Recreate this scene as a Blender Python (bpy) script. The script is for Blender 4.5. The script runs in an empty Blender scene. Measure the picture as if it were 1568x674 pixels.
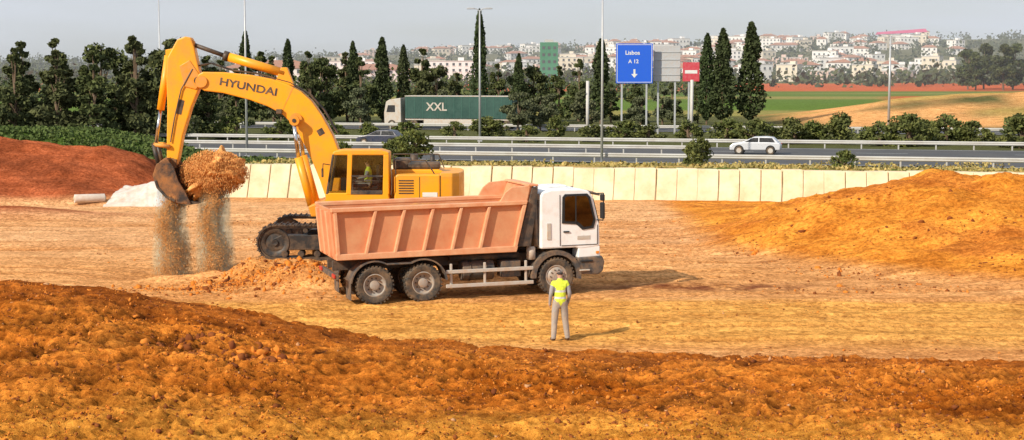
import bpy, bmesh, math, random
import numpy as np
from mathutils import Vector, Matrix, Euler
random.seed(7); RNG=np.random.default_rng(11)
sc=bpy.context.scene
sc.view_settings.view_transform='Standard'; sc.view_settings.look='None'; sc.view_settings.exposure=0
R=math.radians

# ------------------------------------------------------------------ helpers
def link(o):
    sc.collection.objects.link(o); return o
def setmats(me,mats):
    if mats is None: return
    if not isinstance(mats,(list,tuple)): mats=[mats]
    for m in mats: me.materials.append(m)
def mesh_obj(name,verts,faces,mat,parent=None,smooth=False,bevel=0,seg=2,loc=(0,0,0),rot=(0,0,0)):
    me=bpy.data.meshes.new(name); me.from_pydata([tuple(v) for v in verts],[],[tuple(f) for f in faces]); me.update()
    bm=bmesh.new(); bm.from_mesh(me); bmesh.ops.recalc_face_normals(bm,faces=bm.faces); bm.to_mesh(me); bm.free()
    setmats(me,mat)
    o=link(bpy.data.objects.new(name,me)); o.location=loc; o.rotation_euler=rot
    if smooth: me.shade_smooth()
    if bevel>0:
        b=o.modifiers.new('bev','BEVEL'); b.width=bevel; b.segments=seg; b.limit_method='ANGLE'; b.angle_limit=R(35)
    if parent: o.parent=parent
    return o
def box(name,c,s,mat,parent=None,bevel=.02,rot=(0,0,0)):
    x,y,z=[a/2 for a in s]
    v=[(-x,-y,-z),(x,-y,-z),(x,y,-z),(-x,y,-z),(-x,-y,z),(x,-y,z),(x,y,z),(-x,y,z)]
    f=[(0,3,2,1),(4,5,6,7),(0,1,5,4),(1,2,6,5),(2,3,7,6),(3,0,4,7)]
    return mesh_obj(name,v,f,mat,parent,bevel=bevel,loc=c,rot=rot)
def prism(name,pts,y0,y1,mat,parent=None,bevel=.02):
    n=len(pts); v=[(p[0],y0,p[1]) for p in pts]+[(p[0],y1,p[1]) for p in pts]
    f=[tuple(range(n)),tuple(range(2*n-1,n-1,-1))]+[(i,(i+1)%n,n+(i+1)%n,n+i) for i in range(n)]
    return mesh_obj(name,v,f,mat,parent,bevel=bevel)
def tube_geo(p0,p1,r0,r1=None,seg=12):
    r1=r0 if r1 is None else r1
    p0=Vector(p0);p1=Vector(p1); d=(p1-p0).normalized()
    a=d.orthogonal().normalized(); b=d.cross(a)
    v=[];f=[]
    for p,r in((p0,r0),(p1,r1)):
        for i in range(seg):
            t=2*math.pi*i/seg; v.append(tuple(p+a*(r*math.cos(t))+b*(r*math.sin(t))))
    for i in range(seg): f.append((i,(i+1)%seg,seg+(i+1)%seg,seg+i))
    f.append(tuple(range(seg))); f.append(tuple(range(2*seg-1,seg-1,-1)))
    return v,f
def merge(geos):
    V=[];F=[]
    for v,f in geos:
        n=len(V); V+=list(v); F+=[tuple(i+n for i in q) for q in f]
    return V,F
def tube(name,p0,p1,r,mat,parent=None,r1=None,seg=16,bevel=0):
    v,f=tube_geo(p0,p1,r,r1,seg)
    o=mesh_obj(name,v,f,mat,parent,bevel=bevel)
    for p in o.data.polygons: p.use_smooth=len(p.vertices)==4
    return o
def pipe(name,pts,r,mat,parent=None,seg=10):
    return mesh_obj(name,*merge([tube_geo(pts[i],pts[i+1],r,None,seg) for i in range(len(pts)-1)]),mat,parent)
def box_geo(c,s,ry=0):
    x,y,z=[a/2 for a in s]; cr,sr=math.cos(ry),math.sin(ry)
    v=[]
    for a,b,d in[(-x,-y,-z),(x,-y,-z),(x,y,-z),(-x,y,-z),(-x,-y,z),(x,-y,z),(x,y,z),(-x,y,z)]:
        v.append((c[0]+a*cr+d*sr,c[1]+b,c[2]-a*sr+d*cr))
    return v,[(0,3,2,1),(4,5,6,7),(0,1,5,4),(1,2,6,5),(2,3,7,6),(3,0,4,7)]
def lathe(name,prof,c,mat,parent=None,seg=40,smooth=True):
    v=[];f=[];n=len(prof)
    for i in range(seg):
        t=2*math.pi*i/seg
        for r,y in prof: v.append((c[0]+r*math.cos(t),c[1]+y,c[2]+r*math.sin(t)))
    for i in range(seg):
        for j in range(n-1):
            a=i*n+j;b=((i+1)%seg)*n+j; f.append((a,b,b+1,a+1))
    o=mesh_obj(name,v,f,mat,parent,smooth=False)
    if smooth:
        o.data.shade_smooth()
        m=o.modifiers.new('es','EDGE_SPLIT'); m.split_angle=R(40)
    return o
def empty(name,loc=(0,0,0),rot=(0,0,0)):
    e=link(bpy.data.objects.new(name,None)); e.location=loc; e.rotation_euler=rot; e.empty_display_size=.3; return e
def regroup(parent,objs):
    M=Matrix.Translation(parent.location).inverted()
    for o in objs:
        if o.parent is None: o.parent=parent; o.matrix_parent_inverse=M

# ------------------------------------------------------------------ materials
def new_mat(name):
    m=bpy.data.materials.new(name); m.use_nodes=True; nt=m.node_tree; nt.nodes.clear()
    out=nt.nodes.new('ShaderNodeOutputMaterial'); return m,nt,out
def N(nt,t,**k):
    n=nt.nodes.new(t)
    for a,b in k.items(): setattr(n,a,b)
    return n
def mixc(nt,fac,a,b,mode='MIX'):
    n=N(nt,'ShaderNodeMix',data_type='RGBA',blend_type=mode)
    for s,v in((n.inputs[0],fac),(n.inputs[6],a),(n.inputs[7],b)):
        if hasattr(v,'is_linked'): nt.links.new(v,s)
        elif isinstance(v,(int,float)): s.default_value=v
        else: s.default_value=(*v,1)
    return n.outputs[2]
def noise(nt,scale,detail=4,rough=.6,vec=None,coord='Object',sc3=None):
    n=N(nt,'ShaderNodeTexNoise'); n.inputs['Scale'].default_value=scale; n.inputs['Detail'].default_value=detail; n.inputs['Roughness'].default_value=rough
    tc=N(nt,'ShaderNodeTexCoord'); o=tc.outputs[coord]
    if sc3:
        mp=N(nt,'ShaderNodeMapping'); mp.inputs['Scale'].default_value=sc3; nt.links.new(o,mp.inputs[0]); o=mp.outputs[0]
    nt.links.new(o,n.inputs['Vector']); return n.outputs['Fac']
def ramp(nt,val,a,b,v0=0,v1=1):
    n=N(nt,'ShaderNodeMapRange'); n.inputs[1].default_value=a;n.inputs[2].default_value=b;n.inputs[3].default_value=v0;n.inputs[4].default_value=v1
    nt.links.new(val,n.inputs[0]); return n.outputs[0]
def mat(name,col,rough=.5,dirt=(.48,.27,.12),da=.3,ds=3,metal=0,bump=0,bs=20,lo=.42,hi=.7,spec=.5,var=0):
    m,nt,out=new_mat(name); p=N(nt,'ShaderNodeBsdfPrincipled')
    c=mixc(nt,ramp(nt,noise(nt,ds,7,.7),lo,hi,0,da),col,dirt)
    if var:
        c=mixc(nt,ramp(nt,noise(nt,ds*4,4),.35,.65,0,var),c,tuple(x*.4 for x in col))
    nt.links.new(c,p.inputs['Base Color']); 
    nt.links.new(ramp(nt,noise(nt,ds*2,5),.3,.7,rough*.8,min(1,rough*1.35)),p.inputs['Roughness'])
    p.inputs['Metallic'].default_value=metal; p.inputs['Specular IOR Level'].default_value=spec
    if bump:
        b=N(nt,'ShaderNodeBump'); b.inputs['Strength'].default_value=bump; b.inputs['Distance'].default_value=.03
        nt.links.new(noise(nt,bs,6,.65),b.inputs['Height']); nt.links.new(b.outputs[0],p.inputs['Normal'])
    nt.links.new(p.outputs[0],out.inputs[0]); return m
def glass(name,tint,tr=.5):
    m,nt,out=new_mat(name); t=N(nt,'ShaderNodeBsdfTransparent'); t.inputs[0].default_value=(*tint,1)
    g=N(nt,'ShaderNodeBsdfGlossy'); g.inputs[0].default_value=(.9,.95,1,1); g.inputs['Roughness'].default_value=.04
    mx=N(nt,'ShaderNodeMixShader'); mx.inputs[0].default_value=tr
    nt.links.new(t.outputs[0],mx.inputs[1]); nt.links.new(g.outputs[0],mx.inputs[2]); nt.links.new(mx.outputs[0],out.inputs[0]); return m

M_yel=mat('excavator_paint',(.92,.37,.006),.42,dirt=(.50,.22,.05),da=.6,ds=1.3,bump=.06,lo=.44,hi=.72)
M_yeld=mat('excavator_paint_worn',(.74,.28,.012),.5,da=.7,ds=2)
M_blk=mat('black_steel',(.022,.021,.02),.5,da=.35,ds=2)
M_track=mat('track_steel',(.035,.032,.03),.55,da=.4,ds=2.5,metal=.3)
M_rod=mat('chrome_rod',(.6,.6,.6),.2,da=.15,metal=1)
M_bucket=mat('bucket_steel',(.035,.026,.022),.65,dirt=(.38,.16,.05),da=.9,ds=1.8,metal=.2,bump=.4,lo=.38,hi=.60)
M_bed=mat('tipper_body_paint',(.56,.19,.08),.65,dirt=(.66,.34,.17),da=.8,ds=1.1,lo=.33,hi=.66,bump=.15)
M_bed2=mat('tipper_rib_paint',(.66,.26,.12),.65,dirt=(.74,.43,.24),da=.85,ds=2,lo=.33,hi=.65,bump=.1)
M_white=mat('cab_white_paint',(.84,.84,.83),.3,dirt=(.50,.36,.24),da=.4,ds=1.6,lo=.48,hi=.75)
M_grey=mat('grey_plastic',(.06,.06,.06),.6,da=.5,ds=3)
M_lgrey=mat('pale_steel',(.5,.47,.42),.5,da=.6,ds=3)
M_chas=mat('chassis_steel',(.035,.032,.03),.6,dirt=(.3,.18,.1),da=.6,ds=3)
M_tyre=mat('tyre_rubber',(.035,.033,.03),.85,dirt=(.34,.22,.12),da=.75,ds=3,lo=.40,hi=.72,bump=.2)
M_rim=mat('wheel_rim_paint',(.36,.33,.29),.5,dirt=(.38,.22,.11),da=.85,ds=5)
M_glass=glass('dark_window_glass',(.10,.12,.12),.16)
M_cabglass=glass('cab_window_glass',(.78,.82,.8),.08)
M_dark=mat('interior_dark',(.015,.015,.016),.7,da=0)
M_red=mat('red_lens',(.5,.02,.02),.3,da=.2)
M_amber=mat('amber_lens',(.8,.25,.02),.3,da=.2)
M_skin=mat('skin',(.45,.25,.17),.5,da=0)
M_hair=mat('hair',(.03,.02,.015),.7,da=0)
M_trouser=mat('grey_trousers',(.33,.31,.29),.85,dirt=(.5,.36,.22),da=.6,ds=5,bump=.9,bs=6)
M_shirt=mat('grey_shirt',(.30,.30,.31),.8,da=.2,ds=5,bump=.6,bs=8)
M_boot=mat('boots',(.06,.04,.03),.7,da=.4,ds=9)
M_steelp=mat('galvanised_steel',(.50,.51,.52),.45,dirt=(.3,.27,.22),da=.4,ds=1,metal=.3)
M_soil=mat('loose_soil',(.66,.30,.09),.95,dirt=(.42,.16,.045),da=.9,ds=2.2,bump=.8,bs=9,lo=.35,hi=.65,spec=.1)

def vest_mat():
    m,nt,out=new_mat('hi_vis_vest'); p=N(nt,'ShaderNodeBsdfPrincipled')
    tc=N(nt,'ShaderNodeTexCoord'); sp=N(nt,'ShaderNodeSeparateXYZ'); nt.links.new(tc.outputs['Object'],sp.inputs[0])
    acc=None
    for z in(1.08,1.24):
        c=N(nt,'ShaderNodeMath',operation='COMPARE'); c.inputs[1].default_value=z; c.inputs[2].default_value=.025
        nt.links.new(sp.outputs[2],c.inputs[0])
        if acc is None: acc=c.outputs[0]
        else:
            a=N(nt,'ShaderNodeMath',operation='MAXIMUM'); nt.links.new(acc,a.inputs[0]); nt.links.new(c.outputs[0],a.inputs[1]); acc=a.outputs[0]
    base=mixc(nt,ramp(nt,noise(nt,9,4),.4,.65,0,.4),(.72,.85,.05),(.42,.50,.06))
    nt.links.new(mixc(nt,acc,base,(.62,.63,.6)),p.inputs['Base Color']); p.inputs['Roughness'].default_value=.7
    b=N(nt,'ShaderNodeBump'); b.inputs['Strength'].default_value=.9; b.inputs['Distance'].default_value=.06; nt.links.new(noise(nt,7,4),b.inputs['Height']); nt.links.new(b.outputs[0],p.inputs['Normal'])
    nt.links.new(p.outputs[0],out.inputs[0]); return m
M_vest=vest_mat()

# ------------------------------------------------------------------ noise + terrain
TAB=RNG.random((256,256))
def vnoise(x,y):
    xi=np.floor(x).astype(int); yi=np.floor(y).astype(int); fx=x-xi; fy=y-yi
    fx=fx*fx*(3-2*fx); fy=fy*fy*(3-2*fy)
    a=TAB[xi&255,yi&255];b=TAB[(xi+1)&255,yi&255];c=TAB[xi&255,(yi+1)&255];d=TAB[(xi+1)&255,(yi+1)&255]
    return (a*(1-fx)+b*fx)*(1-fy)+(c*(1-fx)+d*fx)*fy-.5
def fbm(x,y,f,o=4,g=.55):
    s=0;a=1
    for i in range(o):
        c,s_=math.cos(.7*i),math.sin(.7*i)
        s=s+a*vnoise((x*c-y*s_)*f+17.3*i,(x*s_+y*c)*f-9.1*i); f*=2.03; a*=g
    return s
def sm(a,b,t):
    t=np.clip((t-a)/(b-a),0,1); return t*t*(3-2*t)
def gs(x,y,cx,cy,rx,ry): return np.exp(-((x-cx)/rx)**2-((y-cy)/ry)**2)
def wall_y(x): return 84.4-.095*x
def wall_top(x): return 1.80-.006*(x+17)
def near_edge(x): return 114.5-.25*x
def rmask(x):
    return np.interp(x,[6.6,7.3,8.8,10.6,12.9,15.7,17.4,19.9,30,45,60],[0,.1,.42,1.0,1.77,2.35,2.68,2.62,2.7,2.5,0])
def lmask(x):
    return np.interp(x,[-60,-28.7,-23.2,-21,-19.9,-18.2,-17],[3.2,2.95,2.47,1.95,1.2,.15,0])
def fgH(x):
    return np.interp(x,[-30,-10.45,-8.45,-6.45,-4.45,-3,-.45,1.55,5.5,10.5,30],[3.2,2.56,2.4,2.1,1.68,1.30,1.10,.98,.88,.82,.8])
def tracks(x,y):
    """tyre tracks on the pit floor"""
    d=np.zeros_like(x); 
    for c0,sl,cv,am,st,w in((43.2,.05,.002,.9,1.9,.24),(41.0,-.03,.0015,-.6,1.0,.22),(44.9,.22,.0,.6,2.3,.26),(55.5,.02,-.002,1.2,.4,.28),(59.5,-.05,.001,1.5,2.0,.3),(64,.08,.0015,1.0,.9,.3),(69,-.02,.0,1.6,1.3,.3),(52,.30,-.003,.5,.2,.26),(47.5,.42,.0,.3,1.0,.26),(74,.03,.0,1.2,.5,.35)):
        yc=c0+sl*x+cv*x*x+am*np.sin(x*.11+st)
        for o in(-1.0,1.0):
            q=(y-yc-o)/w; g=np.exp(-q*q*1.2); d=d+g*(.75+.35*np.sin(x*19+np.abs(q)*3*np.sign(o)))-.45*np.exp(-(np.abs(q)-1.7)**2*2.2)
    fade=.45+.55*sm(-.25,.2,fbm(x,y,.15,2))
    return d*fade*sm(36,38,y)*(1-sm(78,81,y))
def furrow(x,y):
    a=(x*.94+y*.34); b=(-x*.34+y*.94)
    return np.abs(fbm(a*.28,b,2.1,3,.6))
def terr(x,y,fine=True):
    x=np.asarray(x,float); y=np.asarray(y,float)
    z=np.zeros_like(x)
    w1=sm(33,38,y)*(1-sm(82,86,y))
    z=z+w1*(.09*fbm(x,y,.12,3)+.04*fbm(x,y,.9,4,.6))
    rut=fbm(x*.12,y*.9+.25*x*.12,1.0,3)
    z=z+w1*.05*rut
    offheap=(1-sm(.0,.5,rmask(x)*sm(48,56,y)))*(1-np.clip(gs(x,y,-8,50.3,4,2)*1.5,0,1))
    z=z-.085*w1*tracks(x,y)*offheap
    z=z+.05*sm(-4,2,x)*(1-sm(6,12,x))*sm(41,46,y)*(1-sm(52,60,y))
    pad=sm(-9.8,-8.4,x+.5*vnoise(y*.6,y*0+3))*(1-sm(-1,3,x))*sm(50.1,51.7,y+.5*vnoise(x*.8,x*0))*(1-sm(59,66,y))
    z=z+.56*pad-.38*gs(x,y,-11.6,53,2.6,3.5)*(1-pad)
    z=z+.55*gs(x,y,-7.0,49.6,1.5,1.1)+.45*gs(x,y,-5.9,48.9,1.3,1.0)+.22*gs(x,y,-9.6,51.5,1.0,.8)+.3*gs(x,y,-11.7,52.6,.9,.7)+.3*gs(x,y,-10.2,52.8,.9,.7)
    z=z+.18*fbm(x,y,1.6,5,.6)*gs(x,y,-7.8,50.0,3.5,2.4)
    H=fgH(x)
    t=np.clip((y-23)/9.0,0,1); t=t**1.15
    f=np.where(y<32,1.32*(1-t)+H*t,H*(1-sm(32,35.2,y)))
    crumb=np.abs(fbm(x+40,y,3.2,4,.72))
    rough=fbm(x,y,.5,3)*.20+.13*fbm(x,y,1.7,4,.62)+.20*(.25-crumb)*(.45+.8*sm(-.3,.3,fbm(x+9,y,.4,2)))+.22*(.2-furrow(x,y))*sm(-.3,.2,fbm(x-9,y+3,.3,2))
    fm=1-sm(31.8,35,y)
    edge=1-.6*np.exp(-((y-32)/1.4)**2)
    z=z+f+fm*rough*np.where(y<32,edge,1)
    Hr=rmask(x); st=57-9*Hr/2.7+.8*vnoise(x*.5,x*0)
    t=np.clip((y-st)/(61-st),0,1)
    pr=np.where(y<61,t**1.15,1-sm(62,80,y))
    hr=Hr*pr
    z=z+hr*(1+.10*fbm(x,y,.35,3))+.26*np.clip(hr,0,1)*fbm(x,y,.9,5,.6)
    Hl=lmask(x); t=np.clip((y-79.5)/8.5,0,1)
    hl=Hl*np.where(y<88,t,1-sm(89,100,y))
    hl=hl+.3*np.clip(hl,0,1)*fbm(x,y,.7,4,.62)
    low=.55*gs(x,y,-25,73,6.5,1.6)
    yw=wall_y(x); ne=near_edge(x)
    step=np.where(x>-17.6,np.clip((y-yw-.12)/.5,0,1),sm(-2,6,y-yw))
    f2=np.clip((y-yw)/(ne-yw),0,1)
    v=(wall_top(x)-.05)*(1-f2)+.16*f2
    v=v*step
    v=v+.12*fbm(x,y,.5,3)*sm(.8,4,y-yw)*(1-sm(-6,-1,y-ne))
    bank=np.interp(x,[-60,-40,-28,-24,-19,-15.5],[3.2,3.0,2.8,2.1,.6,0])*sm(93,103,y)*(1-sm(107,114,y))
    z=z+low+np.maximum(np.maximum(v,hl),bank)
    z=z+np.interp(x,[34,42,55,70,85,140],[0,.9,2.7,3.9,4.2,3.8])*sm(186,216,y)*(1-sm(224,250,y))*(1+.15*fbm(x,y,.1,3))
    hh=np.interp(x/np.maximum(y,1),[-.45,-.2,-.05,.1,.2,.34,.6],[12,16,22,27,33,33,30])
    z=z+hh*sm(760,1600,y)+hh*.25*fbm(x,y,.006,3)*sm(800,1300,y)
    z=z+1.0*sm(600,720,y)
    return z
def colr(x,y,z):
    n2=fbm(x*.25,y,.5,4)[...,None]
    def L(a,b,m): return a*(1-m[...,None])+np.array(b)*m[...,None]
    C=np.zeros(x.shape+(3,))+np.array((.90,.45,.165))
    C=C+n2*np.array((.18,.14,.08))
    redp=sm(.05,.4,fbm(x*.5,y,.12,3))
    C=L(C,(.82,.33,.095),redp*.6)
    C=L(C,(.92,.53,.26),sm(52,64,y)*.7)
    C=L(C,(.76,.34,.11),sm(.0,.4,fbm(x*.12+5,y,.3,4))*.6)
    C=L(C,(.78,.34,.09),.85*np.clip(gs(x,y,-7.6,49.8,4.6,2.2)*1.3,0,1))
    C=L(C,(.92,.46,.10),sm(37,40,y)*(1-sm(45,47,y))*.8)
    tk=np.clip(tracks(x,y),0,1)
    C=L(C,(.50,.20,.065),tk*.65)
    C=L(C,(.24,.07,.03),.9*np.clip(gs(x,y,6.0,49.0,3.6,.8)*1.3,0,1)*sm(-.3,.3,fbm(x,y,1.5,3)+.2))  # dark soil, with part of the truck's shadow painted into it
    fg=(1-sm(33,36,y+1.2*vnoise(x*.7,y*.7)))
    fc=np.array((.70,.22,.028))+fbm(x,y,.5,4)[...,None]*np.array((.34,.15,.03))
    crumb=np.abs(fbm(x+40,y,3.2,4,.72))[...,None]
    fc=fc*(1.25-1.5*crumb)  # low-sun shade painted into the crumb pits, and into the furrows below
    fc=fc*(1.12-.9*np.clip(furrow(x,y),0,.6))[...,None]
    fc=fc*(1-.30*sm(.0,.4,fbm(x*.6,y,.8,4))[...,None])
    C=C*(1-fg[...,None])+fc*fg[...,None]
    C=L(C,(.90,.40,.06),fg*(1-sm(23.0,26.6,y+1.6*vnoise(x*.3,y*.3)))*.75*(.6+.4*np.clip(1.3-2*crumb[...,0],0,1)))
    C=L(C,(.40,.11,.025),fg*sm(29.5,31.6,y)*.35)
    Hr=rmask(x); st=57-9*Hr/2.7
    hr=sm(.03,.45,Hr*np.clip((y-st)/(61-st),0,1))*(1-sm(84,86,y))*(y<84)
    C=L(C,(.86,.33,.045),hr); C=C+hr[...,None]*fbm(x,y,.5,4)[...,None]*np.array((.3,.17,.03))
    C=L(C,(.60,.18,.035),hr*sm(0,.35,fbm(x*.5,y+x*.3,.5,3))*.6)
    lm=sm(.05,.5,lmask(x)*np.clip((y-79.5)/8.5,0,1))*(y<93)
    C=L(C,(.42,.11,.04),lm); C=C*(1+.9*lm[...,None]*fbm(x,y,.4,4)[...,None])
    C=L(C,(.42,.12,.045),np.clip(1.3*gs(x,y,-25,73.4,6.0,1.6),0,1))
    yw=wall_y(x)
    vg=sm(.3,1.5,y-yw)*(1-lm)
    dry=np.zeros_like(C)+np.array((.60,.41,.13)); gr=np.array((.12,.17,.03))
    gm=sm(-.05,.25,fbm(x,y,.16,4)+np.where(x<-12,.45,0)+np.where(x>28,.2,0))[...,None]
    C2=dry*(1-gm)+gr*gm
    C=C*(1-vg[...,None])+C2*vg[...,None]
    C=L(C,(.075,.13,.022),sm(92,95,y)*(x<-15)*(1-sm(112,118,y)))
    C=L(C,(.12,.13,.05),sm(-2,3,y-near_edge(x)))
    os=sm(184,192,y)*(1-sm(232,238,y))*sm(33,42,x)
    C=L(C,(.86,.45,.17),os*sm(-.45,.0,fbm(x,y,.08,3)+.1))
    C=L(C,(.38,.34,.09),os*sm(.05,.3,fbm(x*.4,y,.15,3))*.6)
    fd=sm(232,240,y)
    C=L(C,(.14,.23,.045),fd)
    st=fbm(x*.15,y,.02,3)
    C=L(C,(.42,.34,.12),fd*sm(.05,.3,st)*.7)
    C=L(C,(.64,.15,.05),sm(520,560,y)*(1-sm(740,800,y)))
    C=L(C,(.60,.15,.05),sm(300,330,y)*(1-sm(420,440,y))*sm(.23,.25,x/np.maximum(y,1))*(1-sm(.27,.29,x/np.maximum(y,1))))
    C=L(C,(.17,.17,.09),sm(760,820,y))
    return np.clip(C,.01,.95)
def axis(segs):
    out=[segs[0][0]]
    for a,b,d in segs:
        n=max(1,int(round((b-a)/d))); out+=list(a+(b-a)*np.arange(1,n+1)/n)
    return np.array(out)
xs=axis([(-3000,-600,300),(-600,-120,30),(-120,-32,3),(-32,-13,.3),(-13,13,.07),(13,32,.2),(32,120,2.5),(120,600,25),(600,3000,300)])
ys=axis([(-300,0,50),(0,20,1),(20,35.4,.055),(35.4,62,.10),(62,92,.22),(92,120,1.0),(120,250,3),(250,800,14),(800,1700,25),(1700,6000,400)])
X,Y=np.meshgrid(xs,ys); Z=terr(X,Y); C=colr(X,Y,Z)
nx,ny=len(xs),len(ys)
me=bpy.data.meshes.new('ground'); V=np.stack([X,Y,Z],-1).reshape(-1,3)
idx=np.arange(nx*ny).reshape(ny,nx)
F=np.stack([idx[:-1,:-1],idx[:-1,1:],idx[1:,1:],idx[1:,:-1]],-1).reshape(-1,4)
me.vertices.add(len(V)); me.vertices.foreach_set('co',V.ravel()); me.loops.add(F.size); me.loops.foreach_set('vertex_index',F.ravel())
me.polygons.add(len(F)); me.polygons.foreach_set('loop_start',np.arange(len(F))*4); me.polygons.foreach_set('loop_total',np.full(len(F),4)); me.update(calc_edges=True)
at=me.color_attributes.new('soilcol','FLOAT_COLOR','POINT'); at.data.foreach_set('color',np.concatenate([C.reshape(-1,3),np.ones((nx*ny,1))],1).ravel().astype(np.float32))
me.shade_smooth()
m,nt,out=new_mat('ground_soil'); p=N(nt,'ShaderNodeBsdfPrincipled'); p.inputs['Roughness'].default_value=.95; p.inputs['Specular IOR Level'].default_value=.04
a=N(nt,'ShaderNodeAttribute',attribute_name='soilcol')
n1=noise(nt,1.1,8,.68); n2=noise(nt,6,7,.78); n3=noise(nt,.9,7,.7,sc3=(.3,2.2,1))
c=mixc(nt,1.0,a.outputs['Color'],mixc(nt,ramp(nt,n1,.3,.7),(.72,.65,.58),(1.22,1.26,1.30)),'MULTIPLY')
c=mixc(nt,1.0,c,mixc(nt,ramp(nt,n2,.36,.60),(.50,.41,.35),(1.22,1.25,1.28)),'MULTIPLY')
c=mixc(nt,1.0,c,mixc(nt,ramp(nt,n3,.36,.64),(.80,.74,.68),(1.12,1.14,1.18)),'MULTIPLY')
nt.links.new(c,p.inputs['Base Color'])
b=N(nt,'ShaderNodeBump'); b.inputs['Strength'].default_value=.85; b.inputs['Distance'].default_value=.14; nt.links.new(noise(nt,4.5,9,.72),b.inputs['Height'])
b2=N(nt,'ShaderNodeBump'); b2.inputs['Strength'].default_value=.9; b2.inputs['Distance'].default_value=.03; nt.links.new(noise(nt,26,5,.7),b2.inputs['Height']); nt.links.new(b.outputs[0],b2.inputs['Normal'])
nt.links.new(b2.outputs[0],p.inputs['Normal']); nt.links.new(p.outputs[0],out.inputs[0])
me.materials.append(m); link(bpy.data.objects.new('ground',me))

# soil clods ------------------------------------------------------------
def ico(sub):
    bm=bmesh.new(); bmesh.ops.create_icosphere(bm,subdivisions=sub,radius=1); v=np.array([q.co[:] for q in bm.verts]); f=np.array([[w.index for w in q.verts] for q in bm.faces]); bm.free(); return v,f
IC1=ico(1); IC2=ico(2)
OCT=(np.array([(1,0,0),(-1,0,0),(0,1,0),(0,-1,0),(0,0,1),(0,0,-1)],float),np.array([(0,2,4),(2,1,4),(1,3,4),(3,0,4),(2,0,5),(1,2,5),(3,1,5),(0,3,5)]))
def rocks(name,xy,size,mats,mi,ic=IC1,zoff=.25,rough=.25,zs=None,stretch=None):
    v0,f0=ic; n=len(xy); nv=len(v0)
    V=np.repeat(v0[None],n,0)*(1+rough*RNG.standard_normal((n,nv,1)))
    V=V*RNG.uniform(.5,1.3,(n,1,3))
    if stretch is not None: V[:,:,2]*=stretch
    V=V*size[:,None,None]
    a=RNG.uniform(0,6.28,n); ca,sa=np.cos(a)[:,None],np.sin(a)[:,None]
    x=V[:,:,0]*ca-V[:,:,1]*sa; y=V[:,:,0]*sa+V[:,:,1]*ca
    z0=terr(xy[:,0],xy[:,1])+size*zoff if zs is None else zs
    P=np.stack([x+xy[:,0:1],y+xy[:,1:2],V[:,:,2]+z0[:,None]],-1).reshape(-1,3)
    F=(f0[None]+np.arange(n)[:,None,None]*nv).reshape(-1,3)
    me=bpy.data.meshes.new(name); me.vertices.add(len(P)); me.vertices.foreach_set('co',P.ravel()); me.loops.add(F.size); me.loops.foreach_set('vertex_index',F.ravel().astype(np.int32))
    me.polygons.add(len(F)); me.polygons.foreach_set('loop_start',np.arange(len(F))*3); me.polygons.foreach_set('loop_total',np.full(len(F),3)); me.update(calc_edges=True)
    setmats(me,mats); me.polygons.foreach_set('material_index',np.repeat(mi,len(f0)).astype(np.int32))
    return link(bpy.data.objects.new(name,me))
MC=[mat('clod_soil',(.58,.18,.028),.95,dirt=(.74,.28,.05),da=.8,ds=3,spec=.05),mat('clod_dark',(.17,.05,.018),.95,dirt=(.38,.12,.026),da=.7,ds=3,spec=.05),mat('clod_stone',(.50,.27,.13),.85,dirt=(.5,.2,.06),da=.9,ds=4,spec=.1)]
n=34000
x=RNG.uniform(-12.5,13.5,n); y=22.6+10.6*RNG.random(n)**1.1
keep=fbm(x,y,.4,3)+RNG.uniform(-.4,.4,n)>-.05
x,y=x[keep],y[keep]; n=len(x)
s=np.clip(.010*RNG.pareto(3.0,n)+.012,.012,.055)
rocks('soil_clods',np.stack([x,y],1),s,MC,RNG.choice([0,1,2],n,p=[.42,.55,.03]),IC1,-.05,.34)
n=110; x=np.concatenate([RNG.normal(-6.0,.35,n//2),RNG.normal(-4.7,.3,n-n//2)]); y=RNG.normal(28.6,.45,n); s=RNG.uniform(.03,.11,n)
rocks('dark_soil_lumps',np.stack([x,y],1),s,MC,RNG.choice([1,1,1,0],n),IC2,-.1,.18)
n=5000; x=RNG.uniform(-16,24,n); y=RNG.uniform(36,72,n); m_=(fbm(x,y,.3,3)+RNG.uniform(-.3,.3,n)>.12)|(gs(x,y,-8,50.5,4,1.8)>.3)
x,y=x[m_],y[m_]; s=np.clip(.016*RNG.pareto(2.8,len(x))+.018,.018,.09)
rocks('loose_stones',np.stack([x,y],1),s,MC,RNG.choice([0,1,2],len(x),p=[.45,.5,.05]),IC1,.0,.3)
n=3400; x=RNG.normal(-7.6,2.2,n); y=RNG.normal(49.8,1.0,n); s=np.clip(.018*RNG.pareto(2.5,n)+.018,.018,.12)
rocks('spoil_clods',np.stack([x,y],1),s,MC,RNG.choice([0,1,2],n,p=[.62,.34,.04]),IC1,.0,.3)
n=3500; x=RNG.uniform(8,26,n); y=RNG.uniform(48,62,n); m_=(rmask(x)>.3)&(fbm(x,y,.5,3)>0); x,y=x[m_],y[m_]; s=np.clip(.02*RNG.pareto(2.5,len(x))+.02,.02,.12)
rocks('heap_clods',np.stack([x,y],1),s,MC,RNG.choice([0,1],len(x)),IC1,.0,.3)

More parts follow.
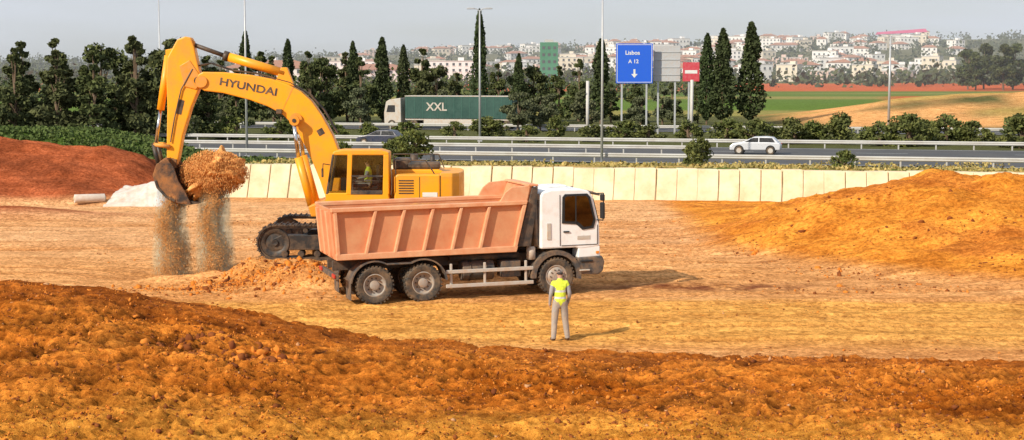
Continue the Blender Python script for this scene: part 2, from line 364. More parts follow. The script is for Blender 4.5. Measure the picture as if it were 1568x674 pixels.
# ------------------------------------------------------------------ tipper truck
def wheel(nm,par,cx,cy,r=.57,w=.32,front=False,dual=False):
    hw=w/2
    lathe(nm+'_tyre',[(r*.60,-hw*.8),(r*.70,-hw),(r*.90,-hw),(r*.97,-hw*.75),(r*.97,hw*.75),(r*.9,hw),(r*.7,hw),(r*.6,hw*.8)],(cx,cy,r),M_tyre,par,48)
    g=[]
    for i in range(30):
        t=2*math.pi*i/30
        for side in(-1,1):
            tt=t+(.1 if side>0 else 0)
            g.append(box_geo((cx+math.cos(tt)*r*.975,cy+side*hw*.5,r+math.sin(tt)*r*.975),(.05,hw*.85,.055),-tt))
    mesh_obj(nm+'_tread',*merge(g),M_tyre,par)
    if front: pf=[(r*.62,-hw*.8),(r*.56,-hw*.85),(r*.50,-hw*.7),(r*.42,-hw*1.0),(r*.2,-hw*1.12),(r*.2,-hw*1.3),(0.001,-hw*1.32)]
    else: pf=[(r*.62,-hw*.8),(r*.56,-hw*.85),(r*.52,-hw*.2),(r*.44,-hw*.05),(r*.26,-hw*.05),(r*.24,-hw*.75),(r*.17,-hw*.85),(0.001,-hw*.86)]
    lathe(nm+'_rim',pf,(cx,cy,r),M_rim,par,36)
    g=[]
    yy=cy-hw*(1.0 if front else .06)-.01
    for i in range(10):
        t=2*math.pi*i/10; g.append(tube_geo((cx+math.cos(t)*r*.36,yy-.03,r+math.sin(t)*r*.36),(cx+math.cos(t)*r*.36,yy+.02,r+math.sin(t)*r*.36),.022,None,6))
    mesh_obj(nm+'_nuts',*merge(g),M_chas,par)
truck=empty('tipper_truck',(-4.02,45.7,-.03),(0,R(-.55),R(17.5)))
T=truck
for i,(s,fr) in enumerate([(0,0),(1.47,0),(5.65,1)]):
    wheel(f'wheel_near_{i}',T,s,.16,front=bool(fr)); 
    if not fr: wheel(f'wheel_near_inner_{i}',T,s,.52)
    wheel(f'wheel_far_{i}',T,s,2.34,front=False)
    if not fr: wheel(f'wheel_far_inner_{i}',T,s,1.98)
    tube(f'axle_{i}',(s,.3,.57),(s,2.2,.57),.09,M_chas,T)
    tube(f'differential_{i}',(s-.2,1.25,.57),(s+.25,1.25,.57),.24,M_chas,T,seg=14)
for t in(.85,1.6): box('chassis_rail',(2.9,t+.03,1.1),(8.0,.09,.28),M_chas,T)
for s in(-.9,.7,2.3,3.9,4.9): box('cross_member',(s,1.25,1.08),(.12,.75,.2),M_chas,T)
ZB,ZT=1.42,2.87
side=[(-1.12,ZB),(-1.24,ZT),(4.72,ZT+.03),(4.38,ZB+.02)]
prism('body_side_near',side,.09,.15,M_bed,T,.01); prism('body_side_far',side,2.37,2.43,M_bed,T,.01)
box('body_floor',(1.62,1.26,ZB+.06),(5.5,2.20,.1),M_bed,T)
for y0,y1,nm in((-.05,.18,'near'),(2.35,2.57,'far')):
    prism('rim_'+nm,[(-1.27,ZT-.10),(-1.27,ZT+.02),(4.74,ZT+.05),(4.70,ZT-.07)],y0,y1,M_bed2,T,.02)
    prism('sill_'+nm,[(-1.14,ZB-.06),(-1.15,ZB+.12),(4.42,ZB+.14),(4.37,ZB-.04)],y0+.01,y1-.01,M_bed2,T,.02)
lean=.36
for k in range(7):
    a=-1.0+k*.87
    if k==0: pts=[(a-.12,ZB+.1),(a-.02,ZB+.1),(a-.1,ZT-.1),(a-.2,ZT-.1)]
    elif k==6: pts=[(4.29,ZB+.1),(4.39,ZB+.1),(4.70,ZT-.08),(4.58,ZT-.08)]
    else: pts=[(a-.16,ZB+.1),(a-.07,ZB+.1),(a+lean-.13,ZT-.1),(a+lean-.22,ZT-.1)]
    prism(f'rib_near_{k}',pts,-.04,.12,M_bed2,T,.015); prism(f'rib_far_{k}',pts,2.40,2.53,M_bed2,T,.015)
prism('tailgate',[(-1.16,ZB-.05),(-1.28,ZT-.02),(-1.20,ZT-.02),(-1.08,ZB-.05)],.1,2.42,M_bed,T,.01)
for t in(.5,1.25,2.0): prism('tailgate_rib',[(-1.24,ZB),(-1.36,ZT-.1),(-1.26,ZT-.1),(-1.14,ZB)],t-.06,t+.06,M_bed2,T)
prism('headboard',[(4.30,ZB),(4.72,2.95),(4.86,3.38),(4.92,3.36),(4.80,2.95),(4.38,ZB)],.1,2.42,M_bed,T,.01)
for t in(.1,.5,.9,1.3,1.7,2.1,2.40): prism('headboard_shade_rib',[(4.42,ZB+.1),(4.78,2.85),(4.90,3.30),(5.09,3.34),(5.07,2.9),(4.85,ZB+.1)],t-.05,t+.05,M_chas,T)  # ribs wide and dark, painting in the shade between body and cab
prism('canopy_cheek_near',[(3.85,ZT+.0),(4.05,3.18),(4.25,3.33),(4.86,3.38),(4.76,2.95),(4.72,ZT+.0)],.05,.11,M_bed2,T); prism('canopy_cheek_far',[(3.85,ZT),(4.05,3.18),(4.25,3.33),(4.86,3.38),(4.76,2.95),(4.72,ZT)],2.41,2.47,M_bed2,T)
prism('canopy_lip',[(4.78,3.34),(4.78,3.41),(5.10,3.40),(5.10,3.34)],.04,2.48,M_bed2,T)
gx=np.linspace(-1.1,4.68,70); gy=np.linspace(.16,2.36,30); GX,GY=np.meshgrid(gx,gy)
SN=np.sin(np.pi*(GY-.16)/2.20001).clip(0,1)
GZ=2.36+.46*np.exp(-((GX-1.9)/2.3)**2)*SN**.6+.16*fbm(GX+9,GY,1.6,4)+.5*np.clip((GX-3.6)/1.0,0,1)*SN**.5
v=np.stack([GX,GY,GZ],-1).reshape(-1,3); i_=np.arange(v.shape[0]).reshape(30,70)
mesh_obj('soil_load',v.tolist(),np.stack([i_[:-1,:-1],i_[:-1,1:],i_[1:,1:],i_[1:,:-1]],-1).reshape(-1,4).tolist(),M_soil,T,smooth=True)
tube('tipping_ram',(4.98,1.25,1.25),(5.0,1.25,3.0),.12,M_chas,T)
tube('gap_shade_intake',(5.04,.22,1.5),(5.04,.22,2.95),.08,M_grey,T); box('gap_shade_intake_head',(5.04,.22,3.0),(.2,.24,.2),M_grey,T)  # dark intake added with the ram to darken the gap behind the cab
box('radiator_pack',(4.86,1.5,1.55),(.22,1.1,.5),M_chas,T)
tube('exhaust_stack',(4.92,.28,1.1),(4.92,.28,1.5),.14,M_lgrey,T)
def arc_guard(nm,cs,r,y0,y1,a0,a1,mt,th=.04,zc=.57):
    n=14;V=[];F=[]
    for i in range(n+1):
        t=a0+(a1-a0)*i/n
        for rr in(r,r+th):
            for yy in(y0,y1): V.append((cs+rr*math.cos(t),yy,zc+rr*math.sin(t)))
    for i in range(n):
        a=i*4;b=a+4
        F+= [(a,b,b+1,a+1),(a+2,a+3,b+3,b+2),(a,a+2,b+2,b),(a+1,b+1,b+3,a+3)]
    F+=[(0,1,3,2),(n*4,n*4+2,n*4+3,n*4+1)]
    return mesh_obj(nm,V,F,mt,T)
for yy in((-.04,.72),(1.78,2.54)):
    arc_guard('mudguard_rear',0,.70,yy[0],yy[1],R(58),R(172),M_grey)
    arc_guard('mudguard_mid',1.47,.70,yy[0],yy[1],R(5),R(122),M_grey)
    box('mudguard_link',(.735,sum(yy)/2,1.185),(.72,yy[1]-yy[0],.05),M_grey,T)
    arc_guard('mudguard_front',5.65,.66,yy[0]+.02,yy[1],R(-8),R(182),M_grey,.14)
box('mudflap',(-.72,.35,.45),(.03,.66,.6),M_grey,T); box('mudflap_far',(-.72,2.15,.45),(.03,.66,.6),M_grey,T)
box('rear_bumper',(-1.1,1.25,.85),(.12,2.3,.16),M_grey,T); 
for t in(.25,2.25): box('tail_lamp',(-1.18,t,.88),(.06,.34,.12),M_red,T)
for z in(.43,.86): box('side_guard_bar',(3.55,.06,z),(2.75,.05,.11),M_lgrey,T,.015)
for s in(2.35,3.4,4.7): box('side_guard_post',(s,.12,.72),(.08,.06,.75),M_lgrey,T)
tube('fuel_tank',(2.75,.50,.82),(3.75,.50,.82),.30,M_grey,T,seg=28,bevel=.03)
for s in(3.0,3.5): tube('tank_strap',(s-.03,.50,.82),(s+.03,.50,.82),.315,M_chas,T,seg=28)
box('battery_box',(4.25,.42,.85),(.62,.5,.5),M_grey,T,.03); tube('air_tank',(2.4,.55,1.22),(4.6,.55,1.22),.11,M_chas,T)
tube('air_tank_far',(2.5,2.0,.8),(4.4,2.0,.8),.28,M_chas,T,seg=20)
cabp=[(5.16,1.42),(5.16,3.04),(5.24,3.15),(5.5,3.22),(6.45,3.22),(6.72,3.15),(6.86,2.93),(7.06,2.12),(7.08,1.42),(6.45,1.36),(6.3,1.42)]
prism('cab_shell',cabp,.04,2.46,M_white,T,.05)
prism('door_lower',[(6.36,1.10),(6.38,1.44),(7.08,1.44),(7.09,1.12)],.05,.6,M_white,T,.03)
prism('side_window',[(5.84,2.18),(5.86,2.98),(5.94,3.07),(6.66,3.07),(6.76,2.96),(6.93,2.24),(6.86,2.0),(6.5,1.96),(6.3,2.14)],.012,.045,M_dark,T,.004)
prism('side_window_glass',[(5.92,2.25),(5.93,2.96),(6.0,3.01),(6.60,3.01),(6.68,2.94),(6.85,2.28),(6.78,2.08),(6.54,2.05),(6.34,2.23)],-.002,.010,M_glass,T,.003)
box('window_divider',(6.28,-.006,2.60),(.035,.02,.8),M_dark,T,.003)
for s,z0,z1 in((5.78,1.5,3.05),(6.99,1.5,2.1)): box('door_seam',(s,.036,(z0+z1)/2),(.018,.02,z1-z0),M_dark,T,0)
box('door_handle',(5.98,.02,1.92),(.2,.05,.05),M_dark,T); box('door_seam_low',(6.4,.036,1.5),(1.15,.02,.018),M_dark,T,0)
box('cab_side_vent',(5.42,.03,1.95),(.12,.03,.5),M_lgrey,T,.005); box('door_decal',(6.55,.037,1.72),(.42,.01,.12),M_lgrey,T,0)
prism('windscreen',[(6.895,2.90),(7.085,2.15),(7.10,2.15),(6.91,2.90)],.15,2.35,M_glass,T,0)
box('sun_visor',(6.98,1.25,3.05),(.3,2.2,.06),M_grey,T,.02,(0,R(20),0))
prism('bumper',[(6.34,.60),(6.32,1.10),(7.14,1.14),(7.22,.95),(7.16,.66),(7.0,.56)],.0,2.5,M_grey,T,.04)
box('grille',(7.1,1.25,1.5),(.06,1.8,.7),M_grey,T)
box('headlamp',(7.15,.35,.82),(.1,.4,.2),M_lgrey,T); box('headlamp_far',(7.15,2.15,.82),(.1,.4,.2),M_lgrey,T)
box('step_lower',(6.55,-.02,.72),(.34,.08,.05),M_lgrey,T); box('step_upper',(6.62,-.01,1.0),(.4,.06,.06),M_dark,T)
for t,sg in((-.17,-1),(2.67,1)):
    box('mirror_main',(7.08,t,2.55),(.1,.22,.5),M_dark,T,.03); box('mirror_wide',(7.08,t,2.95),(.1,.22,.2),M_dark,T,.03)
    pipe('mirror_arm',[(6.85,t-sg*.22,3.06),(7.12,t,3.08),(7.10,t,2.25),(6.98,t-sg*.22,2.25)],.018,M_dark,T)
box('roof_hatch',(6.0,1.25,3.25),(.6,.7,.06),M_white,T,.02)
box('front_indicator',(6.99,.03,1.25),(.1,.03,.08),M_amber,T,.005)

# ------------------------------------------------------------------ excavator
exist=set(bpy.data.objects)
YC=54.0
def tstad(x0,x1,z0,h,n=14):
    r=h/2; pts=[]
    for i in range(n+1):
        t=R(90)+math.pi*i/n; pts.append((x0+r+r*math.cos(t),z0+r+r*math.sin(t)))
    for i in range(n+1):
        t=R(-90)+math.pi*i/n; pts.append((x1-r+r*math.cos(t),z0+r+r*math.sin(t)))
    return pts
def track(nm,x0,x1,z0,h,y0,y1):
    pts=tstad(x0,x1,z0,h); ins=tstad(x0+.09,x1-.09,z0+.09,h-.18)
    n=len(pts);V=[];F=[]
    for q in(pts,ins):
        for yy in(y0+.06,y1-.06): V+=[(p[0],yy,p[1]) for p in q]
    for i in range(n):
        j=(i+1)%n
        F+=[(i,j,n+j,n+i),(2*n+i,3*n+i,3*n+j,2*n+j),(i,2*n+i,2*n+j,j),(n+i,n+j,3*n+j,3*n+i)]
    mesh_obj(nm+'_belt',V,F,M_track)
    P=[Vector((p[0],0,p[1])) for p in pts]+[Vector((pts[0][0],0,pts[0][1]))]
    L=sum((P[i+1]-P[i]).length for i in range(n)); m_=int(L/.19); g=[]
    d=0;i=0
    for k in range(m_):
        t=L*k/m_
        while d+(P[i+1]-P[i]).length<t: d+=(P[i+1]-P[i]).length; i+=1
        e=(P[i+1]-P[i]).normalized(); q=P[i]+e*(t-d); a=math.atan2(-e.z,e.x)
        g.append(box_geo((q.x,(y0+y1)/2,q.z),(.165,y1-y0,.05),a))
        q2=q+Vector((-e.z,0,e.x))*(-.04)
        g.append(box_geo((q2.x,(y0+y1)/2,q2.z),(.03,y1-y0,.06),a))
    mesh_obj(nm+'_shoes',*merge(g),M_track)
    r=h/2; zc=z0+r
    prism(nm+'_frame',[(x0+.55,zc-.25),(x0+.45,zc+.1),(x0+.8,zc+.25),(x1-.8,zc+.25),(x1-.5,zc-.25)],y0+.12,y1-.12,M_blk)
    for xx in (x0+r,x1-r):
        lathe(nm+'_idler',[(.001,-.05),(.1,-.06),(.12,0),(.3,.02),(.36,-.03),(r-.1,-.03),(r-.09,.1)],(xx,y0+.12,zc),M_blk,None,28)
    g=[]
    for k in range(8):
        xx=x0+.9+k*(x1-x0-1.8)/7; g.append(tube_geo((xx,y0+.08,z0+.2),(xx,y1-.08,z0+.2),.11))
    for xx in(x0+1.6,x1-1.6): g.append(tube_geo((xx,y0+.08,z0+h-.17),(xx,y1-.08,z0+h-.17),.08))
    mesh_obj(nm+'_rollers',*merge(g),M_track)
GZ0=.54
track('track_near',-8.5,-2.9,GZ0,1.16,51.95,52.6); track('track_far',-8.5,-2.9,GZ0,1.16,55.3,55.95)
prism('undercarriage_frame',[(-7.4,.95),(-6.8,1.5),(-4.4,1.5),(-3.8,.95)],52.5,55.4,M_blk)
tube('slew_ring',(-5.4,YC,1.4),(-5.4,YC,1.95),.85,M_blk,None,seg=36)
prism('deck',[(-6.75,1.95),(-6.85,2.3),(-6.3,2.5),(-1.9,2.5),(-1.75,2.1),(-2.1,1.95)],52.42,55.6,M_yeld,None,.04)
prism('side_panel_near',[(-3.95,2.45),(-3.95,3.30),(-3.85,3.38),(-2.40,3.38),(-2.40,2.45)],52.40,53.3,M_yel,None,.05)
prism('side_panel_far',[(-6.2,2.45),(-6.2,3.3),(-2.40,3.40),(-2.40,2.45)],54.8,55.6,M_yel,None,.05)
prism('engine_hood',[(-4.2,2.4),(-4.2,3.42),(-4.05,3.5),(-2.5,3.5),(-2.3,3.4),(-2.3,2.4)],53.3,54.8,M_yel,None,.05)
pl=[(-2.42,52.38),(-2.0,52.42),(-1.78,52.7),(-1.68,53.3),(-1.65,54.0),(-1.68,54.7),(-1.78,55.3),(-2.0,55.58),(-2.42,55.62)]
V=[];F=[];n=len(pl)
for z,k in((2.15,.97),(2.35,1),(3.30,1),(3.42,.985)):
    for q in pl: V.append((-2.42+(q[0]+2.42)*k,54+(q[1]-54)*k,z))
for a in range(3):
    for i in range(n): j=(i+1)%n; F.append((a*n+i,a*n+j,a*n+n+j,a*n+n+i))
F+=[tuple(range(n)),tuple(range(4*n-1,3*n-1,-1))]
mesh_obj('counterweight',V,F,M_yel,None,bevel=.03)
box('hood_louvres',(-3.05,53.6,3.62),(1.2,.6,.26),M_blk,None,.08); box('air_box',(-3.75,53.7,3.66),(.6,.8,.42),M_blk,None,.1)
tube('exhaust_pipe',(-2.75,54.2,3.5),(-2.75,54.2,3.95),.08,M_blk); tube('precleaner',(-3.4,54.4,3.5),(-3.4,54.4,3.95),.13,M_blk)
for k in range(6): box('panel_louvre',(-3.55,52.39,2.75+.085*k),(.5,.02,.035),M_blk,None,.003)
box('panel_seam',(-3.1,52.393,2.9),(.015,.015,.8),M_dark,None,0); box('panel_seam_b',(-2.41,52.375,2.9),(.02,.02,.9),M_dark,None,0)
box('maker_decal',(-2.75,52.39,2.70),(.5,.012,.15),mat('white_decal',(.75,.72,.66),.5,da=.3),None,.002)
pipe('handrail',[(-3.9,52.45,3.38),(-3.9,52.45,3.85),(-2.9,52.45,3.85),(-2.6,52.45,3.4)],.022,M_blk); pipe('handrail_far',[(-4.2,55.5,3.4),(-4.2,55.5,3.9),(-2.6,55.5,3.9),(-2.4,55.5,3.4)],.022,M_blk)
pipe('cab_handrail',[(-4.05,52.36,2.7),(-4.02,52.30,2.9),(-4.02,52.30,3.4),(-4.05,52.36,3.6)],.018,M_blk)
y0,y1=52.40,53.45
prism('cab_base',[(-6.22,2.45),(-6.28,2.72),(-6.1,2.76),(-4.15,2.76),(-4.1,2.45)],y0,y1,M_yel,None,.03)
prism('cab_roof',[(-6.02,4.08),(-5.95,4.16),(-5.7,4.2),(-4.4,4.2),(-4.12,4.12),(-4.12,4.02),(-5.98,4.02)],y0,y1,M_yel,None,.04)
prism('cab_pillar_front',[(-6.25,2.7),(-6.02,4.05),(-5.94,4.05),(-6.16,2.7)],y0,y0+.07,M_blk); prism('cab_pillar_front_far',[(-6.25,2.7),(-6.02,4.05),(-5.94,4.05),(-6.16,2.7)],y1-.07,y1,M_blk)
prism('cab_pillar_mid',[(-5.56,2.7),(-5.50,4.05),(-5.34,4.05),(-5.40,2.7)],y0-.01,y0+.06,M_yel)
prism('cab_rear_quarter',[(-4.34,2.7),(-4.30,4.05),(-4.12,4.05),(-4.12,2.7)],y0,y1,M_yel,None,.03)
prism('cab_door_sill',[(-5.41,2.70),(-5.40,2.84),(-4.34,2.84),(-4.34,2.70)],y0-.015,y0+.05,M_blk)
prism('cab_window_bar',[(-5.38,3.30),(-5.38,3.35),(-4.33,3.35),(-4.33,3.30)],y0-.012,y0+.012,M_blk,None,0)
box('cab_far_wall',(-5.05,y1-.02,3.0),(1.6,.02,.5),M_dark,None,0)
prism('cab_side_glass_front',[(-6.16,2.76),(-5.96,4.02),(-5.50,4.02),(-5.55,2.76)],y0+.02,y0+.03,M_cabglass,None,0)
prism('cab_side_glass_door',[(-5.38,2.82),(-5.34,4.02),(-4.32,4.02),(-4.34,2.82)],y0+.02,y0+.03,M_cabglass,None,0)
prism('cab_front_glass',[(-6.23,2.76),(-6.02,4.04),(-6.01,4.04),(-6.22,2.76)],y0+.08,y1-.08,M_cabglass,None,0)
prism('cab_far_glass',[(-6.16,3.2),(-5.96,4.02),(-4.32,4.02),(-4.34,3.2)],y1-.03,y1-.02,M_glass,None,0)
box('operator_seat',(-4.75,52.95,2.9),(.5,.5,.16),M_dark,None,.04); box('seat_back',(-4.5,52.95,3.3),(.14,.5,.75),M_dark,None,.05)
box('control_console',(-5.1,52.62,3.0),(.5,.1,.1),M_dark); tube('joystick',(-5.3,52.62,3.0),(-5.32,52.62,3.2),.02,M_dark)
pipe('cab_mirror',[(-6.1,52.4,3.7),(-6.3,52.2,3.75),(-6.32,52.2,3.4)],.015,M_blk); box('cab_mirror_head',(-6.32,52.18,3.45),(.06,.16,.3),M_blk)
boom=[(-10.55,6.80),(-9.88,6.79),(-8.95,6.70),(-8.2,6.56),(-7.63,6.36),(-7.2,6.12),(-6.85,5.8),(-6.5,5.3),(-6.15,4.65),(-5.9,4.0),(-5.85,3.4),(-5.95,2.7),(-6.15,2.5),(-6.42,2.55),(-6.6,3.1),(-6.85,3.75),(-7.11,4.3),(-7.45,4.95),(-7.85,5.35),(-8.35,5.62),(-8.95,5.84),(-9.88,6.08),(-10.5,6.15),(-10.74,6.28),(-10.8,6.5),(-10.7,6.72)]
prism('boom',boom,YC-.30,YC+.30,M_yel,None,.04)
for nm,yy in(('near',YC-.32),('far',YC+.32)):
    tube('boom_boss_'+nm,(-7.38,yy-.06,5.2),(-7.38,yy+.06,5.2),.2,M_yeld,None,seg=24)
    tube('boom_tip_boss_'+nm,(-10.6,yy-.05,6.47),(-10.6,yy+.05,6.47),.2,M_yeld,None,seg=24)
prism('boom_seam',[(-7.9,5.42),(-7.5,6.28),(-7.46,6.28),(-7.86,5.42)],YC-.305,YC-.29,M_yeld,None,0)
box('warning_decal',(-6.55,YC-.304,4.75),(.22,.006,.22),M_blk,None,0,(0,R(60),0)); box('boom_lamp',(-7.95,YC-.38,5.45),(.2,.14,.16),M_blk,None,.02)
for y in(YC-.62,YC+.62):
    tube('boom_cylinder_barrel',(-6.85,y,2.25),(-7.28,y,3.9),.14,M_yel,None,seg=18); tube('boom_cylinder_rod',(-7.28,y,3.9),(-7.42,y,5.1),.07,M_rod)
    tube('boom_cylinder_eye',(-7.4,y-.08,5.15),(-7.4,y+.08,5.15),.17,M_yeld,None,seg=20)
tube('boom_cross_pin',(-7.4,YC-.72,5.15),(-7.4,YC+.72,5.15),.07,M_blk)
for dy in(-.12,.0,.12):
    pipe('boom_hose',[(-6.0,YC+dy,4.7),(-6.45,YC+dy,5.50),(-6.9,YC+dy,6.0),(-7.6,YC+dy,6.44),(-8.7,YC+dy,6.74),(-9.6,YC+dy,6.86),(-10.3,YC+dy,7.1),(-10.8,YC+dy,7.0)],.028,M_blk,None,6)
prism('arm_cyl_bracket',[(-8.1,6.5),(-7.9,6.95),(-7.7,6.95),(-7.45,6.3)],YC-.14,YC+.14,M_yel)
tube('arm_cylinder_barrel',(-7.8,YC,6.75),(-9.75,YC,7.32),.155,M_yel,None,seg=20); tube('arm_cylinder_gland',(-9.72,YC,7.31),(-9.88,YC,7.36),.175,M_blk,None,seg=20)
tube('arm_cylinder_rod',(-9.85,YC,7.35),(-11.0,YC,7.76),.075,M_blk); tube('arm_cylinder_eye',(-11.0,YC-.12,7.76),(-11.0,YC+.12,7.76),.15,M_yeld,None,seg=18)
arm=[(-11.42,7.9),(-11.15,8.0),(-10.95,7.96),(-10.84,7.6),(-10.72,7.0),(-10.62,6.55),(-10.72,6.2),(-10.98,5.6),(-11.3,4.6),(-11.45,3.85),(-11.55,3.6),(-11.78,3.6),(-11.86,3.8),(-11.84,4.6),(-11.80,5.6),(-11.82,6.6),(-11.76,7.3)]
prism('arm',arm,YC-.235,YC+.235,M_yel,None,.04)
for nm,yy in(('near',YC-.25),('far',YC+.25)):
    prism('arm_plate_'+nm,[(-11.35,7.0),(-11.0,7.2),(-10.8,6.9),(-10.55,6.5),(-10.8,6.2),(-11.2,6.3)],yy-.03,yy+.03,M_yeld)
    tube('arm_pin_'+nm,(-10.72,yy-.09,6.5),(-10.72,yy+.09,6.5),.13,M_blk,None,seg=18); tube('arm_pin_low_'+nm,(-11.66,yy-.08,3.72),(-11.66,yy+.08,3.72),.13,M_blk,None,seg=18)
box('arm_decal',(-11.35,YC-.24,5.6),(.18,.006,.5),M_blk,None,0,(0,R(14),0))
tube('bucket_cylinder_barrel',(-11.78,YC,7.35),(-12.08,YC,5.5),.13,M_yel,None,seg=18); tube('bucket_cylinder_rod',(-12.08,YC,5.5),(-12.26,YC,4.35),.06,M_rod)
prism('bucket_cylinder_lug',[(-11.85,7.1),(-11.85,7.55),(-11.6,7.6),(-11.6,7.1)],YC-.1,YC+.1,M_yel)
for y in(YC-.3,YC+.3):
    tube('link_lever',(-12.28,y,4.32),(-11.72,y,4.25),.07,M_yeld); tube('link_rod',(-12.28,y,4.32),(-12.12,y,3.6),.075,M_blk)
tube('link_pin',(-12.28,YC-.36,4.32),(-12.28,YC+.36,4.32),.06,M_blk); 
pipe('arm_hose',[(-10.9,YC-.28,6.9),(-11.3,YC-.29,6.2),(-11.55,YC-.29,5.2),(-11.7,YC-.29,4.4)],.025,M_blk,None,6)
def text(nm,s,size,loc,rot,mt,par=None,ext=.004):
    cu=bpy.data.curves.new(nm,'FONT'); cu.body=s; cu.size=size; cu.extrude=ext; cu.offset=size*.02; cu.align_x='CENTER'; cu.align_y='CENTER'
    cu.materials.append(mt); o=link(bpy.data.objects.new(nm,cu)); o.location=loc; o.rotation_euler=rot
    if par: o.parent=par
    return o
t_=text('boom_lettering','HYUNDAI',.36,(-9.0,YC-.307,6.28),(R(90),R(11),0),M_chas); t_.scale=(1.25,1,1)
def bk(pts): return [(-11.72+(a+11.78)*.86,3.88+(b-3.98)*.86) for a,b in pts]
shell=[(-11.78,3.98),(-12.2,3.75),(-12.36,3.3),(-12.22,2.8),(-11.85,2.4),(-11.35,2.18),(-10.85,2.15)]
inn=[(-10.88,2.24),(-11.33,2.27),(-11.78,2.48),(-12.12,2.85),(-12.25,3.3),(-12.1,3.65),(-11.74,3.87)]
prism('bucket_shell',bk(shell+inn),YC-.8,YC+.8,M_bucket,None,.01)
cheek=[(-11.78,3.98),(-12.2,3.75),(-12.36,3.3),(-12.22,2.8),(-11.85,2.4),(-11.35,2.18),(-10.85,2.15),(-11.05,2.6),(-11.35,3.1),(-11.5,3.6)]
prism('bucket_cheek_near',bk(cheek),YC-.84,YC-.79,M_bucket); prism('bucket_cheek_far',bk(cheek),YC+.79,YC+.84,M_bucket)
for y in(YC-.3,YC+.3): prism('bucket_ear',bk([(-11.5,3.9),(-11.55,3.55),(-11.8,3.5),(-12.25,3.4),(-12.3,3.75),(-11.95,3.98)]),y-.04,y+.04,M_bucket)
prism('bucket_wear_strip',bk([(-12.30,3.1),(-12.18,2.78),(-11.83,2.38),(-11.5,2.24),(-11.46,2.34),(-11.78,2.48),(-12.1,2.84),(-12.2,3.12)]),YC-.87,YC-.84,M_blk)
for k in range(5):
    y=YC-.7+k*.35; prism(f'tooth_{k}',bk([(-10.95,2.12),(-10.95,2.29),(-10.5,2.2)]),y-.06,y+.06,M_track,None,.01)
exc_parts=[o for o in bpy.data.objects if o not in exist and o.parent is None]
EX=empty('excavator',(-5.4,54,.54)); regroup(EX,exc_parts)

v0,f0=ico(5)
P=v0*np.array((.84,.72,.60)); nn=fbm(P[:,0]*2+5+P[:,2]*1.3,P[:,1]*1.2+P[:,2]*2.1,1.3,5,.66)
P=P*(1+.85*nn[:,None]); P=P+np.array((-10.26,YC-.1,3.36)); 
P[:,2]-=.6*np.clip(-(P[:,0]+10.2),0,1)
M_pour=mat('poured_soil',(.86,.43,.15),.95,dirt=(.58,.25,.07),da=.9,ds=3,bump=1,bs=12,lo=.38,hi=.62,spec=.05)
o=mesh_obj('soil_in_bucket',P.tolist(),f0.tolist(),M_pour,None,smooth=True)
o.parent=EX; o.matrix_parent_inverse=Matrix.Translation((5.4,-54,-.54))
gxs=[];gz=[];gs_=[]
def stream(cx,w,z0,z1,n,cy=YC-.2):
    t=RNG.random(n)**.8
    z=z0+(z1-z0)*t; ww=w*(.45+.45*t)
    off=RNG.normal(0,.25,14)[RNG.integers(0,14,n)]*w
    x=cx+RNG.normal(0,1,n)*ww*.42+off*.8+.12*np.sin(z*3); y=cy+RNG.normal(0,.32,n)
    gxs.append(np.stack([x,y],1)); gz.append(z); gs_.append(RNG.uniform(.004,.010,n)*(1+RNG.pareto(8,n)))
stream(-11.75,.55,2.6,-.2,30000); stream(-10.25,.55,3.0,-.1,30000)
n=11000; a=RNG.normal(0,1,(n,3)); a/=np.linalg.norm(a,axis=1)[:,None]; rr=RNG.uniform(.85,1.3,n)[:,None]
a=a*rr*np.array((.92,.8,.62))+np.array((-10.26,YC-.1,3.33)); gxs.append(a[:,:2]);gz.append(a[:,2]);gs_.append(RNG.uniform(.005,.017,n))
XY=np.concatenate(gxs); 
rocks('falling_soil',XY,np.concatenate(gs_),[M_pour],np.zeros(len(XY),int),OCT,0,.2,np.concatenate(gz),stretch=3.4)
def dust(nm,cx,cy,z0,z1,r0,r1,dens):
    v=[];f=[];n=14;seg=20
    for j in range(n+1):
        t=j/n; z=z0+(z1-z0)*t; r=r0+(r1-r0)*t
        if j in(0,n): r*=.3
        for i in range(seg):
            a=6.2832*i/seg; v.append((r*math.cos(a),r*math.sin(a),z))
    for j in range(n):
        for i in range(seg): f.append((j*seg+i,j*seg+(i+1)%seg,(j+1)*seg+(i+1)%seg,(j+1)*seg+i))
    f+=[tuple(range(seg)),tuple(range((n+1)*seg-1,n*seg-1,-1))]
    m,nt,out=new_mat(nm+'_volume'); vs=N(nt,'ShaderNodeVolumeScatter'); vs.inputs['Color'].default_value=(1.0,.66,.36,1); vs.inputs['Anisotropy'].default_value=-.25
    nz=noise(nt,2.2,4,.65,sc3=(1.8,1.8,.4))
    tc=N(nt,'ShaderNodeTexCoord'); sp=N(nt,'ShaderNodeSeparateXYZ'); nt.links.new(tc.outputs['Object'],sp.inputs[0])
    cb=N(nt,'ShaderNodeCombineXYZ'); nt.links.new(sp.outputs[0],cb.inputs[0]); nt.links.new(sp.outputs[1],cb.inputs[1])
    ln=N(nt,'ShaderNodeVectorMath',operation='LENGTH'); nt.links.new(cb.outputs[0],ln.inputs[0])
    fo=ramp(nt,ln.outputs['Value'],.1*max(r0,r1),max(r0,r1)*.95,1,0)
    mu=N(nt,'ShaderNodeMath',operation='MULTIPLY'); nt.links.new(fo,mu.inputs[0]); nt.links.new(ramp(nt,nz,.38,.62,.04*dens,dens),mu.inputs[1])
    nt.links.new(mu.outputs[0],vs.inputs['Density']); nt.links.new(vs.outputs[0],out.inputs['Volume'])
    return mesh_obj(nm,v,f,m,None,loc=(cx,cy,0))
dust('dust_plume',-11.75,YC-.2,3.0,-.35,.45,.80,5); dust('dust_plume',-10.25,YC-.2,3.1,-.3,.5,.80,5)

